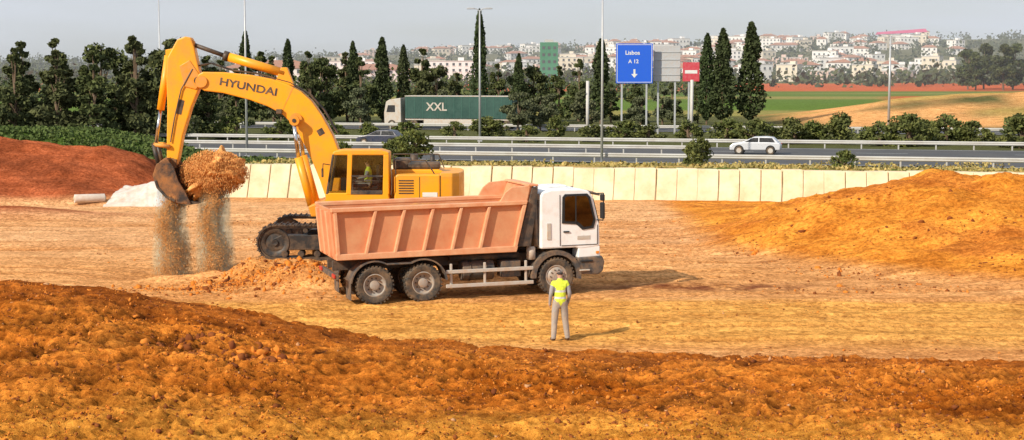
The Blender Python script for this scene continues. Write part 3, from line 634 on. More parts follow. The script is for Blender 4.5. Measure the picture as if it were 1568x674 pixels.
# ------------------------------------------------------------------ people
def skin_geo(J,E,rad,root,sub=2):
    names=list(J); me=bpy.data.meshes.new('sk'); me.from_pydata([J[k] for k in names],[(names.index(a),names.index(b)) for a,b in E],[])
    o=link(bpy.data.objects.new('sk',me)); md=o.modifiers.new('s','SKIN'); md.branch_smoothing=.3
    sv=me.skin_vertices[0].data
    for i,k in enumerate(names):
        r=rad[k]; sv[i].radius=(r,r) if not isinstance(r,tuple) else r; sv[i].use_root=(k==root)
    ss=o.modifiers.new('d','SUBSURF'); ss.levels=sub; ss.render_levels=sub
    bpy.context.view_layer.update(); dg=bpy.context.evaluated_depsgraph_get(); ev=o.evaluated_get(dg); em=ev.to_mesh()
    V=[tuple(v.co) for v in em.vertices]; F=[tuple(p.vertices) for p in em.polygons]; ev.to_mesh_clear()
    bpy.data.objects.remove(o); return V,F
def segd(p,a,b):
    p=Vector(p);a=Vector(a);b=Vector(b); t=max(0,min(1,(p-a).dot(b-a)/max(1e-9,(b-a).length_squared))); return (p-(a+(b-a)*t)).length
def person(name,J,E,rad,mats,regions,loc,rot,hands,facedir=1):
    V,F=skin_geo(J,E,rad,'pelvis')
    mi=[]
    for f in F:
        c=sum((Vector(V[i]) for i in f),Vector())/len(f)
        best=min(regions,key=lambda r:segd(c,J[r[0]],J[r[1]])-.5*(rad[r[0]]+rad[r[1]])*.5); mi.append(best[2])
    hd=Vector(J['head'])
    for k,f in enumerate(F):
        c=sum((Vector(V[i]) for i in f),Vector())/len(f)-hd
        if c.length<.16 and c.z>-.06 and (c.z>.05 or c.y*facedir<.02): mi[k]=mats.index(M_hair)
    for side,(w,d) in hands.items():
        w=Vector(w); d=Vector(d).normalized(); sidev=Vector((0,1,0)) if abs(d.y)<.8 else Vector((1,0,0)); across=(sidev-d*sidev.dot(d)).normalized(); curl=d.cross(across)*(-1 if side=='r' else 1)
        for q in range(5):
            if q==4:
                b=w+d*.03+across*.03; JJ={'a':b,'b':b+across*.035+d*.025,'c':b+across*.045+d*.06}; L=['a','b','c']
            else:
                ln=[.07,.08,.075,.058][q]; b=w+d*.075+across*(.028-.019*q)
                JJ={'a':b,'b':b+d*ln*.45+curl*.006,'c':b+d*ln*.8+curl*.02,'d':b+d*ln+curl*.035}; L=['a','b','c','d']
            rr={k:.0095-.0012*i for i,k in enumerate(L)}
            v,f=skin_geo({k:tuple(JJ[k]) for k in L},[(L[i],L[i+1]) for i in range(len(L)-1)],rr,'a',1)
            m0=len(V); V+=v; F+=[tuple(i+m0 for i in g) for g in f]; mi+=[mats.index(M_skin)]*len(f)
    fd=facedir
    def blob(c,r,m_):
        vv=IC1[0]*np.array(r)+np.array(c); m0=len(V); V.extend([tuple(q) for q in vv]); F.extend([tuple(int(i)+m0 for i in g) for g in IC1[1]]); mi.extend([mats.index(m_)]*len(IC1[1]))
    blob(hd+Vector((0,.098*fd,-.02)),(.014,.022,.024),M_skin)
    for s in(-1,1):
        blob(hd+Vector((s*.088,0,-.015)),(.010,.022,.032),M_skin); blob(hd+Vector((s*.032,.085*fd,.01)),(.012,.008,.007),M_hair)
    blob(hd+Vector((0,.086*fd,-.055)),(.022,.008,.005),M_skin)
    me=bpy.data.meshes.new(name); me.from_pydata(V,[],F); me.update(); setmats(me,mats)
    for p,k in zip(me.polygons,mi): p.material_index=k; p.use_smooth=True
    o=link(bpy.data.objects.new(name,me)); o.location=loc; o.rotation_euler=rot
    return o
J={'pelvis':(0,0,.98),'waist':(0,.0,1.10),'belly':(0,0,1.2),'chest':(0,.0,1.33),'neckb':(0,-.01,1.48),'neck':(0,.0,1.56),'jaw':(0,.03,1.62),'head':(0,.03,1.70),
 'shl':(-.165,-.0,1.44),'shr':(.165,0,1.44),'ell':(-.235,-.05,1.16),'elr':(.235,-.05,1.16),'wrl':(-.24,.05,.92),'wrr':(.225,.10,.95),'hal':(-.24,.08,.85),'har':(.215,.15,.88),
 'hipl':(-.10,0,.90),'hipr':(.10,0,.90),'knl':(-.13,.02,.50),'knr':(.14,.04,.50),'anl':(-.16,-.03,.10),'anr':(.19,.02,.10),'hel':(-.16,-.04,.045),'her':(.19,.0,.045),'tol':(-.19,.17,.035),'tor':(.23,.2,.035)}
E=[('pelvis','waist'),('waist','belly'),('belly','chest'),('chest','neckb'),('neckb','neck'),('neck','jaw'),('jaw','head'),('chest','shl'),('chest','shr'),('shl','ell'),('shr','elr'),('ell','wrl'),('elr','wrr'),('wrl','hal'),('wrr','har'),('pelvis','hipl'),('pelvis','hipr'),('hipl','knl'),('hipr','knr'),('knl','anl'),('knr','anr'),('anl','hel'),('anr','her'),('hel','tol'),('her','tor')]
rad={'pelvis':.16,'waist':.165,'belly':.17,'chest':.185,'neckb':.085,'neck':.058,'jaw':.078,'head':.10,'shl':.082,'shr':.082,'ell':.052,'elr':.052,'wrl':.036,'wrr':.036,'hal':.036,'har':.036,'hipl':.12,'hipr':.12,'knl':.085,'knr':.085,'anl':.07,'anr':.07,'hel':.055,'her':.055,'tol':.042,'tor':.042}
PM=[M_skin,M_hair,M_vest,M_trouser,M_shirt,M_boot]
REG=[('pelvis','waist',2),('waist','chest',2),('chest','neckb',2),('neckb','neck',0),('neck','head',0),('chest','shl',2),('chest','shr',2),('shl','ell',4),('shr','elr',4),('ell','wrl',4),('elr','wrr',4),('wrl','hal',0),('wrr','har',0),('hipl','knl',3),('hipr','knr',3),('knl','anl',3),('knr','anr',3),('hel','tol',5),('her','tor',5),('pelvis','hipl',3),('pelvis','hipr',3)]
wz=float(terr(1.21,39.2))
person('construction_worker',J,E,rad,PM,REG,(1.21,39.2,wz),(0,0,R(8)),{'l':(J['wrl'],(0,.25,-.6)),'r':(J['wrr'],(-.05,.4,-.6))}).scale=(1.03,1.03,1.03)
J2=dict(J)
J2.update({'ell':(-.26,.06,1.2),'elr':(.26,.06,1.2),'wrl':(-.22,.30,1.14),'wrr':(.22,.30,1.14),'hal':(-.21,.37,1.15),'har':(.21,.37,1.15),'knl':(-.14,.45,.98),'knr':(.14,.45,.98),'anl':(-.14,.5,.58),'anr':(.14,.5,.58),'hel':(-.14,.49,.52),'her':(.14,.49,.52),'tol':(-.15,.7,.5),'tor':(.15,.7,.5)})
op=person('operator',J2,E,rad,PM,REG,(-4.85,52.80,2.08),(0,0,R(90)),{'l':(J2['wrl'],(0,1,0)),'r':(J2['wrr'],(0,1,0))})
op.parent=EX; op.matrix_parent_inverse=Matrix.Translation((5.4,-54,-.54))

# ------------------------------------------------------------------ retaining wall, sheeting
M_conc=mat('pale_concrete',(.78,.66,.43),.85,dirt=(.56,.40,.21),da=.75,ds=.8,bump=.45,bs=4,lo=.38,hi=.68)
M_seam=mat('concrete_joint',(.42,.34,.21),.9,da=.3)
WL=empty('retaining_wall',(0,84.4,0))
x0,x1=-17.6,46
npan=int((x1-x0)/1.1)
for i in range(npan):
    a=x0+i*1.1+random.uniform(-.05,.05); b=x0+(i+1)*1.1-.03+random.uniform(-.04,.0)
    jt=random.uniform(-.03,.02); sk=.12
    def row(x,zt): return [(x-sk,wall_y(x)-.95,-.4),(x-sk*.2,wall_y(x)-.62,.55),(x+.05,wall_y(x)-.12,zt),(x+.05,wall_y(x)+.7,zt),(x-sk,wall_y(x)+.7,-.4)]
    zt=wall_top(a)+jt; A=row(a,zt);B=row(b,zt+random.uniform(-.02,.02))
    o=mesh_obj('panel_%d'%i,A+B,[(0,1,6,5),(1,2,7,6),(2,3,8,7),(3,4,9,8),(0,5,9,4),(0,4,3,2,1),(5,6,7,8,9)],M_conc,None,bevel=.03)
    regroup(WL,[o])
o=mesh_obj('joint_backing',[(x0,wall_y(x0)-.88,-.4),(x1,wall_y(x1)-.88,-.4),(x1,wall_y(x1)-.56,.55),(x1,wall_y(x1)-.06,wall_top(x1)-.10),(x0,wall_y(x0)-.06,wall_top(x0)-.10),(x0,wall_y(x0)-.56,.55)],[(0,1,2,5),(5,2,3,4)],M_seam); regroup(WL,[o])
M_wr=mat('white_sheeting',(.66,.60,.53),.7,dirt=(.5,.34,.22),da=.8,ds=1.5,lo=.38,hi=.68,bump=.4,bs=5)
gx=np.linspace(-20.7,-16.9,60); gy=np.linspace(79.0,83.6,40); GX,GY=np.meshgrid(gx,gy)
t=np.clip((GX+20.7)/2.6,0,1); ridge=np.sin(np.pi*np.clip((GY-79.0)/4.6,0,1))
GZ=terr(GX,GY)+.02+1.15*t*ridge**.7*(1-.5*sm(-17.8,-16.9,GX))+.10*np.abs(fbm(GX*2.2+GY*.6,GY*.5,1.2,4,.6))+.05
GZ=np.where((ridge<.02),terr(GX,GY)-.02,GZ)
v=np.stack([GX,GY,GZ],-1).reshape(-1,3); i_=np.arange(v.shape[0]).reshape(40,60)
mesh_obj('white_tarpaulin',v.tolist(),np.stack([i_[:-1,:-1],i_[:-1,1:],i_[1:,1:],i_[1:,:-1]],-1).reshape(-1,4).tolist(),M_wr,None,smooth=True)
GR=empty('geotextile_roll',(-21.6,80,.3))
o=tube('roll',(-22.3,79.6,.36),(-20.9,80.2,.36),.22,M_wr,None,seg=24,bevel=.03); o2=tube('roll_core',(-22.35,79.58,.36),(-20.85,80.22,.36),.09,M_seam); regroup(GR,[o,o2])

# ------------------------------------------------------------------ highway
M_asph=mat('asphalt',(.06,.06,.062),.85,dirt=(.13,.115,.1),da=.5,ds=.3,bump=.1)
M_paint=mat('road_paint',(.75,.75,.72),.6,dirt=(.3,.3,.28),da=.4,ds=2)
def strip(name,off0,off1,z,mt,xa=-260,xb=260,parent=None,dash=None):
    V=[];F=[]
    segs=[(xa,xb)] if not dash else [(a,a+dash[0]) for a in np.arange(xa,xb,dash[1])]
    for a,b in segs:
        n=len(V); V+=[(a,115.5-.25*a+off0,z),(b,115.5-.25*b+off0,z),(b,115.5-.25*b+off1,z),(a,115.5-.25*a+off1,z)]; F.append((n,n+1,n+2,n+3))
    return mesh_obj(name,V,F,mt,parent)
HW=empty('highway_road',(0,128,0))
hp=[strip('asphalt_near',.3,26.6,.215,M_asph),strip('edge_line',1.3,1.5,.221,M_paint),strip('edge_line_b',25.4,25.6,.221,M_paint),strip('lane_dash',7.5,7.65,.221,M_paint,dash=(4,12)),strip('lane_dash_b',11.5,11.65,.221,M_paint,dash=(4,12)),strip('lane_dash_c',19,19.15,.221,M_paint,dash=(4,12))]
regroup(HW,hp)
HW2=empty('service_road',(0,180,0)); regroup(HW2,[strip('asphalt_far',62,74,.215,M_asph),strip('far_edge_line',62.8,63,.221,M_paint),strip('far_lane_dash',68,68.15,.221,M_paint,dash=(4,12))])
M_rail=mat('guard_rail_zinc',(.50,.49,.46),.5,dirt=(.3,.25,.2),da=.5,ds=.5)
def guard(name,off,xa,xb):
    g=[]; V=[];F=[]
    prof=[(-.0,.42),(-.06,.48),(-.06,.53),(0,.58),(-.06,.63),(-.06,.68),(0,.74),(.02,.74),(.02,.42)]
    n=len(prof)
    for X_ in(xa,xb):
        for dy,z in prof: V.append((X_,115.5-.25*X_+off+dy,.2+z))
    for i in range(n): j=(i+1)%n; F.append((i,j,n+j,n+i))
    g.append((V,F))
    for xx in np.arange(xa,xb,3.0): g.append(box_geo((xx,115.5-.25*xx+off+.08,.2+.3),(.1,.1,.85)))
    mesh_obj(name,*merge(g),M_rail)
guard('guard_rail',0,-90,90); guard('guard_rail',26.5,-90,100); guard('guard_rail',13.2,-90,14) ; guard('guard_rail',61.5,-110,110)

def car(name,x,y,z,yaw,paint):
    C=empty(name,(x,y,z),(0,0,yaw))
    body=[(-2.0,.35),(-2.05,.75),(-1.95,.95),(-1.1,1.0),(1.0,.98),(1.75,.86),(2.02,.65),(2.0,.32)]
    prism('body',body,-.86,.86,paint,C,.08)
    V=[]; top=[(-1.85,.95),(-1.45,1.36),(-.9,1.43),(.1,1.40),(1.05,.97)]
    for yy in(-.80,.80):
        for q in top: V.append((q[0],yy*(1 if q[1]<1 else .82),q[1]))
    n=5; F=[tuple(range(n)),tuple(range(2*n-1,n-1,-1))]+[(i,(i+1)%n,n+(i+1)%n,n+i) for i in range(n)]
    mesh_obj('cabin',V,F,paint,C,bevel=.05)
    for s in(-1,1):
        mesh_obj('side_glass',[(-1.6,s*.812,1.0),(-1.36,s*.70,1.32),(-.35,s*.695,1.34),(-.35,s*.812,1.0)],[(0,1,2,3)],M_dark,C)
        mesh_obj('door_glass',[(-.27,s*.812,1.0),(-.27,s*.695,1.34),(.12,s*.70,1.33),(.82,s*.812,1.0)],[(0,1,2,3)],M_dark,C)
        for xx in(-1.25,1.25):
            lathe('tyre',[(.2,-.1),(.30,-.1),(.32,-.06),(.32,.06),(.3,.1),(.2,.1)],(xx,s*.80,.32),M_tyre,C,24); tube('hub',(xx,s*.76,.32),(xx,s*.895,.32),.2,M_lgrey,C)
            tube('wheel_arch',(xx,s*.5,.36),(xx,s*.867,.36),.39,M_dark,C,seg=24)
    box('head_lamp',(1.93,-.6,.68),(.12,.3,.13),M_lgrey,C); box('tail_lamp',(-2.0,-.65,.8),(.1,.25,.18),M_red,C)
    box('bumper',(1.98,0,.42),(.12,1.6,.18),M_grey,C)
    mesh_obj('windscreen',[(.27,-.63,1.36),(1.02,-.74,.995),(1.02,.74,.995),(.27,.63,1.36)],[(0,1,2,3)],M_dark,C)
    return C
M_silver=mat('silver_paint',(.66,.67,.69),.3,da=.1,metal=.3); M_bluec=mat('dark_blue_paint',(.03,.04,.07),.3,da=.1)
def ry(x,off): return 115.5-.25*x+off
car('silver_hatchback_car',19.6,ry(19.6,15.5),.22,R(166),M_silver)
car('dark_car',-11.8,ry(-11.8,22),.22,R(166),M_bluec)
M_teal=mat('teal_curtain',(.010,.055,.042),.5,dirt=(.04,.11,.085),da=.6,ds=.6,bump=.2,bs=3)
LX=-6.9; LR=empty('articulated_lorry',(LX,ry(LX,66),.22),(0,0,R(-14)))
box('trailer_box',(1.0,0,2.45),(12.9,2.5,2.55),M_teal,LR,.04); box('trailer_frame',(1.0,0,1.08),(12.9,2.3,.2),M_lgrey,LR); box('trailer_roof_rail',(1.0,0,3.77),(12.95,2.54,.1),M_lgrey,LR,.02)
M_strap=mat('strap',(.03,.13,.10),.6,da=.1)
for k in range(14): box('curtain_strap',(-5.2+k*.95,-1.265,2.4),(.04,.02,2.4),M_strap,LR,0)
text('trailer_lettering','XXL',1.3,(-1.6,-1.285,2.5),(R(90),0,0),M_lgrey,LR)
prism('lorry_cab',[(-8.0,.5),(-8.05,1.8),(-7.8,3.1),(-7.4,3.35),(-6.0,3.55),(-5.95,.7)],-1.2,1.2,M_lgrey,LR,.06)
prism('lorry_side_window',[(-7.75,1.9),(-7.55,2.7),(-6.7,2.7),(-6.7,1.9)],-1.23,-1.19,M_dark,LR,.01); box('lorry_windscreen',(-7.97,0,2.35),(.08,2.1,.9),M_dark,LR,.02,(0,R(10),0))
for s in(-7.1,-4.4,4.3,5.6,6.8):
    for t in(-1.08,1.08): lathe('lorry_wheel',[(.001,-.12),(.28,-.08),(.3,-.15),(.48,-.15),(.5,-.1),(.5,.12)],(s,t,.5),M_tyre,LR,24)
box('lorry_side_skirt',(-.2,-1.15,.75),(6.0,.05,.5),M_lgrey,LR)

# ------------------------------------------------------------------ lamps, signs, posts
def lamp(name,x,y,h,z0=.2,arms=(-1,1),r=.11):
    L=empty(name,(x,y,z0)); tube('pole',(0,0,0),(0,0,h),r*1.25,M_steelp,L,r1=r*.7); box('base_plate',(0,0,.06),(.45,.45,.12),M_steelp,L)
    for a in arms:
        pipe('arm',[(0,0,h-.1),(a*.3,0,h+.12),(a*.7,0,h+.15)],.05,M_steelp,L); prism('lantern',[(a*.5,h+.08),(a*.5,h+.22),(a*1.0,h+.24),(a*1.25,h+.16),(a*1.2,h+.08)],-.16,.16,M_steelp,L,.03)
lamp('street_lamp',-20.6,121.8,14.0,r=.08); lamp('street_lamp',6.5,113.4,13.5,r=.08,z0=.2); lamp('street_lamp',-3.05,149,12.4,r=.10); lamp('street_lamp',45.6,190,10.9,r=.14)
lamp('street_lamp',-38,170,14.5,r=.08)
M_blue=mat('blue_sign_face',(.015,.11,.65),.4,dirt=(.03,.15,.5),da=.2); M_sgrey=mat('sign_back_grey',(.46,.47,.48),.5,da=.3); M_sred=mat('red_sign_face',(.55,.05,.07),.4,dirt=(.6,.3,.3),da=.3)
def sign(name,x0,x1,z0,z1,y,face,posts):
    S=empty(name,((x0+x1)/2,y,.2)); w=x1-x0;h=z1-z0
    box('panel',(0,0,(z0+z1)/2-.2),(w,.08,h),face,S,.02)
    for px in posts: box('post',(px,.16,(z1-.2)/2),(.18,.18,z1-.3),M_steelp,S,.01)
    return S,w,h,(z0+z1)/2-.2
S,w,h,zc=sign('motorway_direction_sign',10.9,14.75,5.6,9.75,165,M_blue,(-1.3,1.3))
for nm,c,s in(('border_t',(0,-.045,zc+h/2-.12),(w-.2,.012,.05)),('border_b',(0,-.045,zc-h/2+.12),(w-.2,.012,.05)),('border_l',(-w/2+.12,-.045,zc),(.05,.012,h-.3)),('border_r',(w/2-.12,-.045,zc),(.05,.012,h-.3))): box(nm,c,s,M_paint,S,0)
text('sign_text_top','Lisboa',.6,(-.2,-.05,zc+1.1),(R(90),0,0),M_paint,S,.003); text('sign_text_mid','A 12',.55,(-.1,-.05,zc+.2),(R(90),0,0),M_paint,S,.003)
mesh_obj('arrow',[(-.10,-.05,zc-.6),(.10,-.05,zc-.6),(.10,-.05,zc-1.1),(.33,-.05,zc-1.1),(0,-.05,zc-1.5),(-.33,-.05,zc-1.1),(-.10,-.05,zc-1.1)],[(0,1,2,3,4,5,6)],M_paint,S)
S,w,h,zc=sign('grey_road_sign',14.9,17.75,5.8,9.55,166,M_sgrey,(-.9,.9))
for k in(-1.2,-.4,.4,1.2): box('stiffener',(0,-.06,zc+k),(w-.1,.05,.1),M_steelp,S,.01)
S,w,h,zc=sign('red_road_sign',17.95,19.7,5.8,7.8,165.5,M_sred,(-.2,))
box('sign_band',(0,-.045,zc),(1.3,.012,.35),M_paint,S,0)
M_post=mat('pale_post',(.55,.53,.5),.7,da=.2)
for x_,y_,h_ in((7.6,158,6.2),(18.3,160,6.3)):
    tube('utility_post',(x_,y_,.1),(x_,y_,h_-.3),.16,M_post)

# ------------------------------------------------------------------ vegetation
def leaf_mat(name,a,b,c_):
    m,nt,out=new_mat(name); p=N(nt,'ShaderNodeBsdfPrincipled'); p.inputs['Roughness'].default_value=.8; p.inputs['Specular IOR Level'].default_value=.15
    oi=N(nt,'ShaderNodeObjectInfo')
    c=mixc(nt,ramp(nt,noise(nt,.9,4,.6),.38,.62),a,b); c=mixc(nt,ramp(nt,noise(nt,4,2),.5,.75,0,.6),c,c_)
    c=mixc(nt,ramp(nt,oi.outputs['Random'],0,1,0,.45),c,(.09,.085,.04))
    nt.links.new(c,p.inputs['Base Color']); nt.links.new(p.outputs[0],out.inputs[0]); return m
L_cyp=leaf_mat('cypress_foliage',(.026,.044,.016),(.055,.085,.028),(.09,.11,.04))
L_pine=leaf_mat('pine_foliage',(.04,.06,.024),(.105,.125,.04),(.20,.19,.07))
L_bush=leaf_mat('shrub_foliage',(.06,.085,.022),(.17,.19,.045),(.28,.25,.08))
L_olive=leaf_mat('olive_foliage',(.08,.10,.05),(.15,.17,.09),(.20,.19,.11))
M_bark=mat('bark',(.13,.09,.06),.9,da=.3,bump=.5)
def quads(P,size):
    n=len(P); a=RNG.normal(size=(n,3)); a/=np.linalg.norm(a,axis=1)[:,None]; b=RNG.normal(size=(n,3)); b-=a*(a*b).sum(1)[:,None]; b/=np.linalg.norm(b,axis=1)[:,None]
    s=(size*RNG.uniform(.6,1.4,n))[:,None]; t=s*RNG.uniform(.4,.8,n)[:,None]
    return np.stack([P-a*s-b*t*.6,P+a*s*.2-b*t,P+a*s+b*t*.3,P-a*s*.1+b*t],1).reshape(-1,3)
def foliage_mesh(name,P,size,trunk,mats):
    Q=quads(P,size); V=[tuple(q) for q in Q]; F=[(4*i,4*i+1,4*i+2,4*i+3) for i in range(len(P))]; nf=len(F)
    tv,tf=merge(trunk) if trunk else ([],[]); n=len(V); V+=tv; F+=[tuple(i+n for i in q) for q in tf]
    me=bpy.data.meshes.new(name); me.from_pydata(V,[],F); setmats(me,mats); me.polygons.foreach_set('material_index',[0]*nf+[1]*(len(F)-nf)); me.update(); return me
def cypress(h,r,seed):
    n=3600; t=RNG.random(n)**.85; z=.05*h+t*.95*h
    env=r*np.minimum(1,(t*5)**.6)*(1-t)**.55*1.15
    a=RNG.uniform(0,6.283,n); lump=1+.7*vnoise(a*1.5+seed*7,z*.9)+.45*vnoise(a*3+seed,z*2.2)
    rr=env*lump*np.sqrt(RNG.uniform(.25,1.08,n)); P=np.stack([rr*np.cos(a),rr*np.sin(a),z],1)
    tr=[tube_geo((0,0,-.3),(0,0,h*.85),.16,.03,8)]
    return foliage_mesh('cypress',P,.22,tr,[L_cyp,M_bark])
def roundtree(h,r,seed,leaf,nc=26,per=150,base=.3,size=.24,cone=False):
    tr=[tube_geo((0,0,-.3),(.1*r,0,h*.45),.2,.13,8),tube_geo((.1*r,0,h*.45),(0,.1*r,h*.9),.13,.03,8)]; P=[]
    for i in range(nc):
        t=RNG.random()**.9; z=h*(base+(1-base)*t*.92)
        e=r*(np.sin(np.pi*min(1,.15+.85*t))**.6 if not cone else (1.05-t)**.75)
        a=RNG.uniform(0,6.283); q=e*np.sqrt(RNG.random())*.85
        c=np.array((q*np.cos(a),q*np.sin(a),z)); cr=r*RNG.uniform(.22,.42)*(1 if not cone else (1.25-t))
        d=RNG.normal(size=(per,3)); d/=np.linalg.norm(d,axis=1)[:,None]; d*=(RNG.random((per,1))**.4)*cr; d[:,2]*=.65
        P.append(c+d)
        if i%2==0: tr.append(tube_geo((0.05*r,0,z*.62),tuple(c),.07,.015,5))
    return foliage_mesh('tree',np.concatenate(P),size,tr,[leaf,M_bark])
CY=[cypress(12,1.5,i) for i in range(3)]
PI=[roundtree(9.5,3.0,i,L_pine,34,140,.12,.24) for i in range(3)]+[roundtree(10,2.6,i,L_pine,34,140,.08,.22,True) for i in range(3)]
OL=[roundtree(7,2.6,i,L_olive,24,130,.2,.22) for i in range(2)]
SH=[roundtree(2.1,1.6,i,L_bush,18,110,.0,.12) for i in range(4)]
def place(name,me,x,y,s=1,sz=None,z=None):
    o=link(bpy.data.objects.new(name,me)); o.location=(x,y,float(terr(x,y)) if z is None else z); o.rotation_euler=(0,0,random.uniform(0,6.28)); o.scale=(s,s,sz or s); return o
for x_,y_,s,k in [(-56,158,1.05,1),(-53,152,1.0,3),(-50,160,1.08,5),(-47.5,150,.92,4),(-45.5,157,1.12,3),(-43,149,1.0,5),(-41,158,1.12,1),(-39.5,148,.98,3),(-37.5,157,1.08,4),(-36,150,1.08,4),(-34,158,1.12,2),(-32.5,151,.95,5),(-60,155,1.0,2),(-31,160,.9,3),(-29.5,168,.82,3),(-63,150,1,4),(-48.5,154,.7,0),(-38.3,152,.65,1),(-44,153,.7,2)]:
    place('pine_tree',PI[k],x_,y_,s,s*random.uniform(.9,1.06))
for x_,y_,s,k in [(-37,200,1.0,3),(-33,206,1.12,4),(-30,198,.95,5),(-27,208,1.05,3),(-24.5,203,.92,2),(-22,210,1.05,5),(-19.5,203,.98,4),(-12,212,1.12,3),(-10,206,.9,1),(-2,214,.85,3),(3,212,.8,2),(6,206,.85,5),(9,212,.9,4),(13,206,.62,3),(16.5,210,.7,5),(21,206,.65,4),(24,203,.6,3),(-40,206,1.0,5),(-43,200,1.1,3),(-25.7,199,.8,5),(-7.5,210,.8,5),(.5,209,.75,1)]:
    place('pine_tree',PI[k],x_,y_,s,s*random.uniform(.84,1.02))
for x_,y_,s,sz,k in [(30.2,199,1.15,1.07,0),(26.5,198,1.05,1.0,1),(24.6,198.5,.8,.95,2),(-4.2,205,.75,1.22,1),(-16.8,204,.9,.92,0),(11.4,202,.95,.9,2),(-14.6,212,.7,.85,2),(.9,206,.6,.75,0),(-20.8,206,.7,.88,1),(-29,204,.7,.9,2),(-35.5,210,.8,1.0,0)]:
    place('cypress_tree',CY[k],x_,y_,s,sz)
for x_,y_ in [(-9,200),(1.5,198),(-28,190),(-34,188),(5,199),(19,198),(3.2,176),(.6,173),(8.5,178),(14.5,177),(-18,186)]: place('olive_tree',OL[random.randint(0,1)],x_,y_,random.uniform(.5,.75))
for x_,y_,s in [(168,570,1.5),(175,560,1.8),(183,575,1.9),(190,560,1.8),(171,590,1.7),(180,600,1.9),(197,580,1.8)]: place('pine_tree',PI[random.randint(0,2)],x_,y_,s)
for x_,k in [(-34,0),(-31,1),(-27,0),(-23.5,1),(-19,0),(-14,0),(-10,1),(-6,1),(-2,0),(2,0),(5,1),(8,1),(11,0),(14,1),(17,0),(20,1),(23,0)]:
    place('shrub',SH[random.randint(0,3)],x_+random.uniform(-1,1),ry(x_,32+random.uniform(0,14)),random.uniform(.9,1.4),random.uniform(.7,1.1))
for x_,s in [(24,1.0),(26,1.3),(28,1.1),(30.5,1.5),(33,1.2),(35.5,1.6),(37.5,1.3),(39.8,1.5),(42,1.2),(44.5,1.6),(47,1.3),(49.5,1.6),(52,1.3),(54.5,1.6),(57,1.3)]:
    place('shrub',SH[random.randint(0,3)],x_,ry(x_,34+random.uniform(-2,6)),s,s*.85)
for x_,y_,s in [(12.4,103.5,.85),(21.8,102.5,.6),(-6.8,108,1.0),(-7.9,107,.75),(-12,110,.6)]: place('shrub',SH[random.randint(0,3)],x_,y_,s)
P=[]
for i in range(1900):
    y_=RNG.uniform(640,1640); x_=RNG.uniform(-.45,.45)*y_
    h_=RNG.uniform(3,8); n=26; d=RNG.normal(size=(n,3))*np.array((h_*.42,h_*.42,h_*.3)); d[:,2]+=h_*.5; P.append(((x_,y_),d))
cx=np.array([c[0] for c,_ in P]); cy_=np.array([c[1] for c,_ in P]); tz=terr(cx,cy_)
PP=np.concatenate([d+np.array((c[0],c[1],z_)) for (c,d),z_ in zip(P,tz)])
link(bpy.data.objects.new('distant_trees',foliage_mesh('distant_trees',PP,1.25,None,[leaf_mat('hill_foliage',(.05,.07,.035),(.10,.115,.055),(.14,.14,.08)),M_bark])))
P=[]
for i in range(320):
    y_=RNG.uniform(330,600); r_=RNG.uniform(-.42,.14); x_=r_*y_; h_=RNG.uniform(2.5,6)
    d=RNG.normal(size=(60,3))*np.array((h_*.4,h_*.4,h_*.27)); d[:,2]+=h_*.5; P.append(d+np.array((x_,y_,float(terr(x_,y_)))))
link(bpy.data.objects.new('hedgerow_trees',foliage_mesh('hedgerow_trees',np.concatenate(P),.6,None,[L_pine,M_bark])))
n=7000; x_=RNG.uniform(-15,45,n); y_=RNG.uniform(86,113,n); k=(y_-wall_y(x_)>.8)&(fbm(x_,y_,.3,3)>.05); x_,y_=x_[k],y_[k]
P=np.repeat(np.stack([x_,y_,terr(x_,y_)+.08],1),5,0)+RNG.normal(size=(len(x_)*5,3))*np.array((.14,.14,.07))
link(bpy.data.objects.new('verge_weeds',foliage_mesh('verge_weeds',P,.10,None,[leaf_mat('weed_foliage',(.22,.19,.07),(.55,.40,.14),(.12,.16,.03)),M_bark])))
n=5000; x_=RNG.uniform(-40,-16,n); y_=RNG.uniform(94,110,n); P=np.repeat(np.stack([x_,y_,terr(x_,y_)+.08],1),4,0)+RNG.normal(size=(n*4,3))*np.array((.2,.2,.08))
link(bpy.data.objects.new('bank_grass',foliage_mesh('bank_grass',P,.13,None,[leaf_mat('grass_blades',(.05,.10,.02),(.10,.16,.03),(.17,.18,.05)),M_bark])))

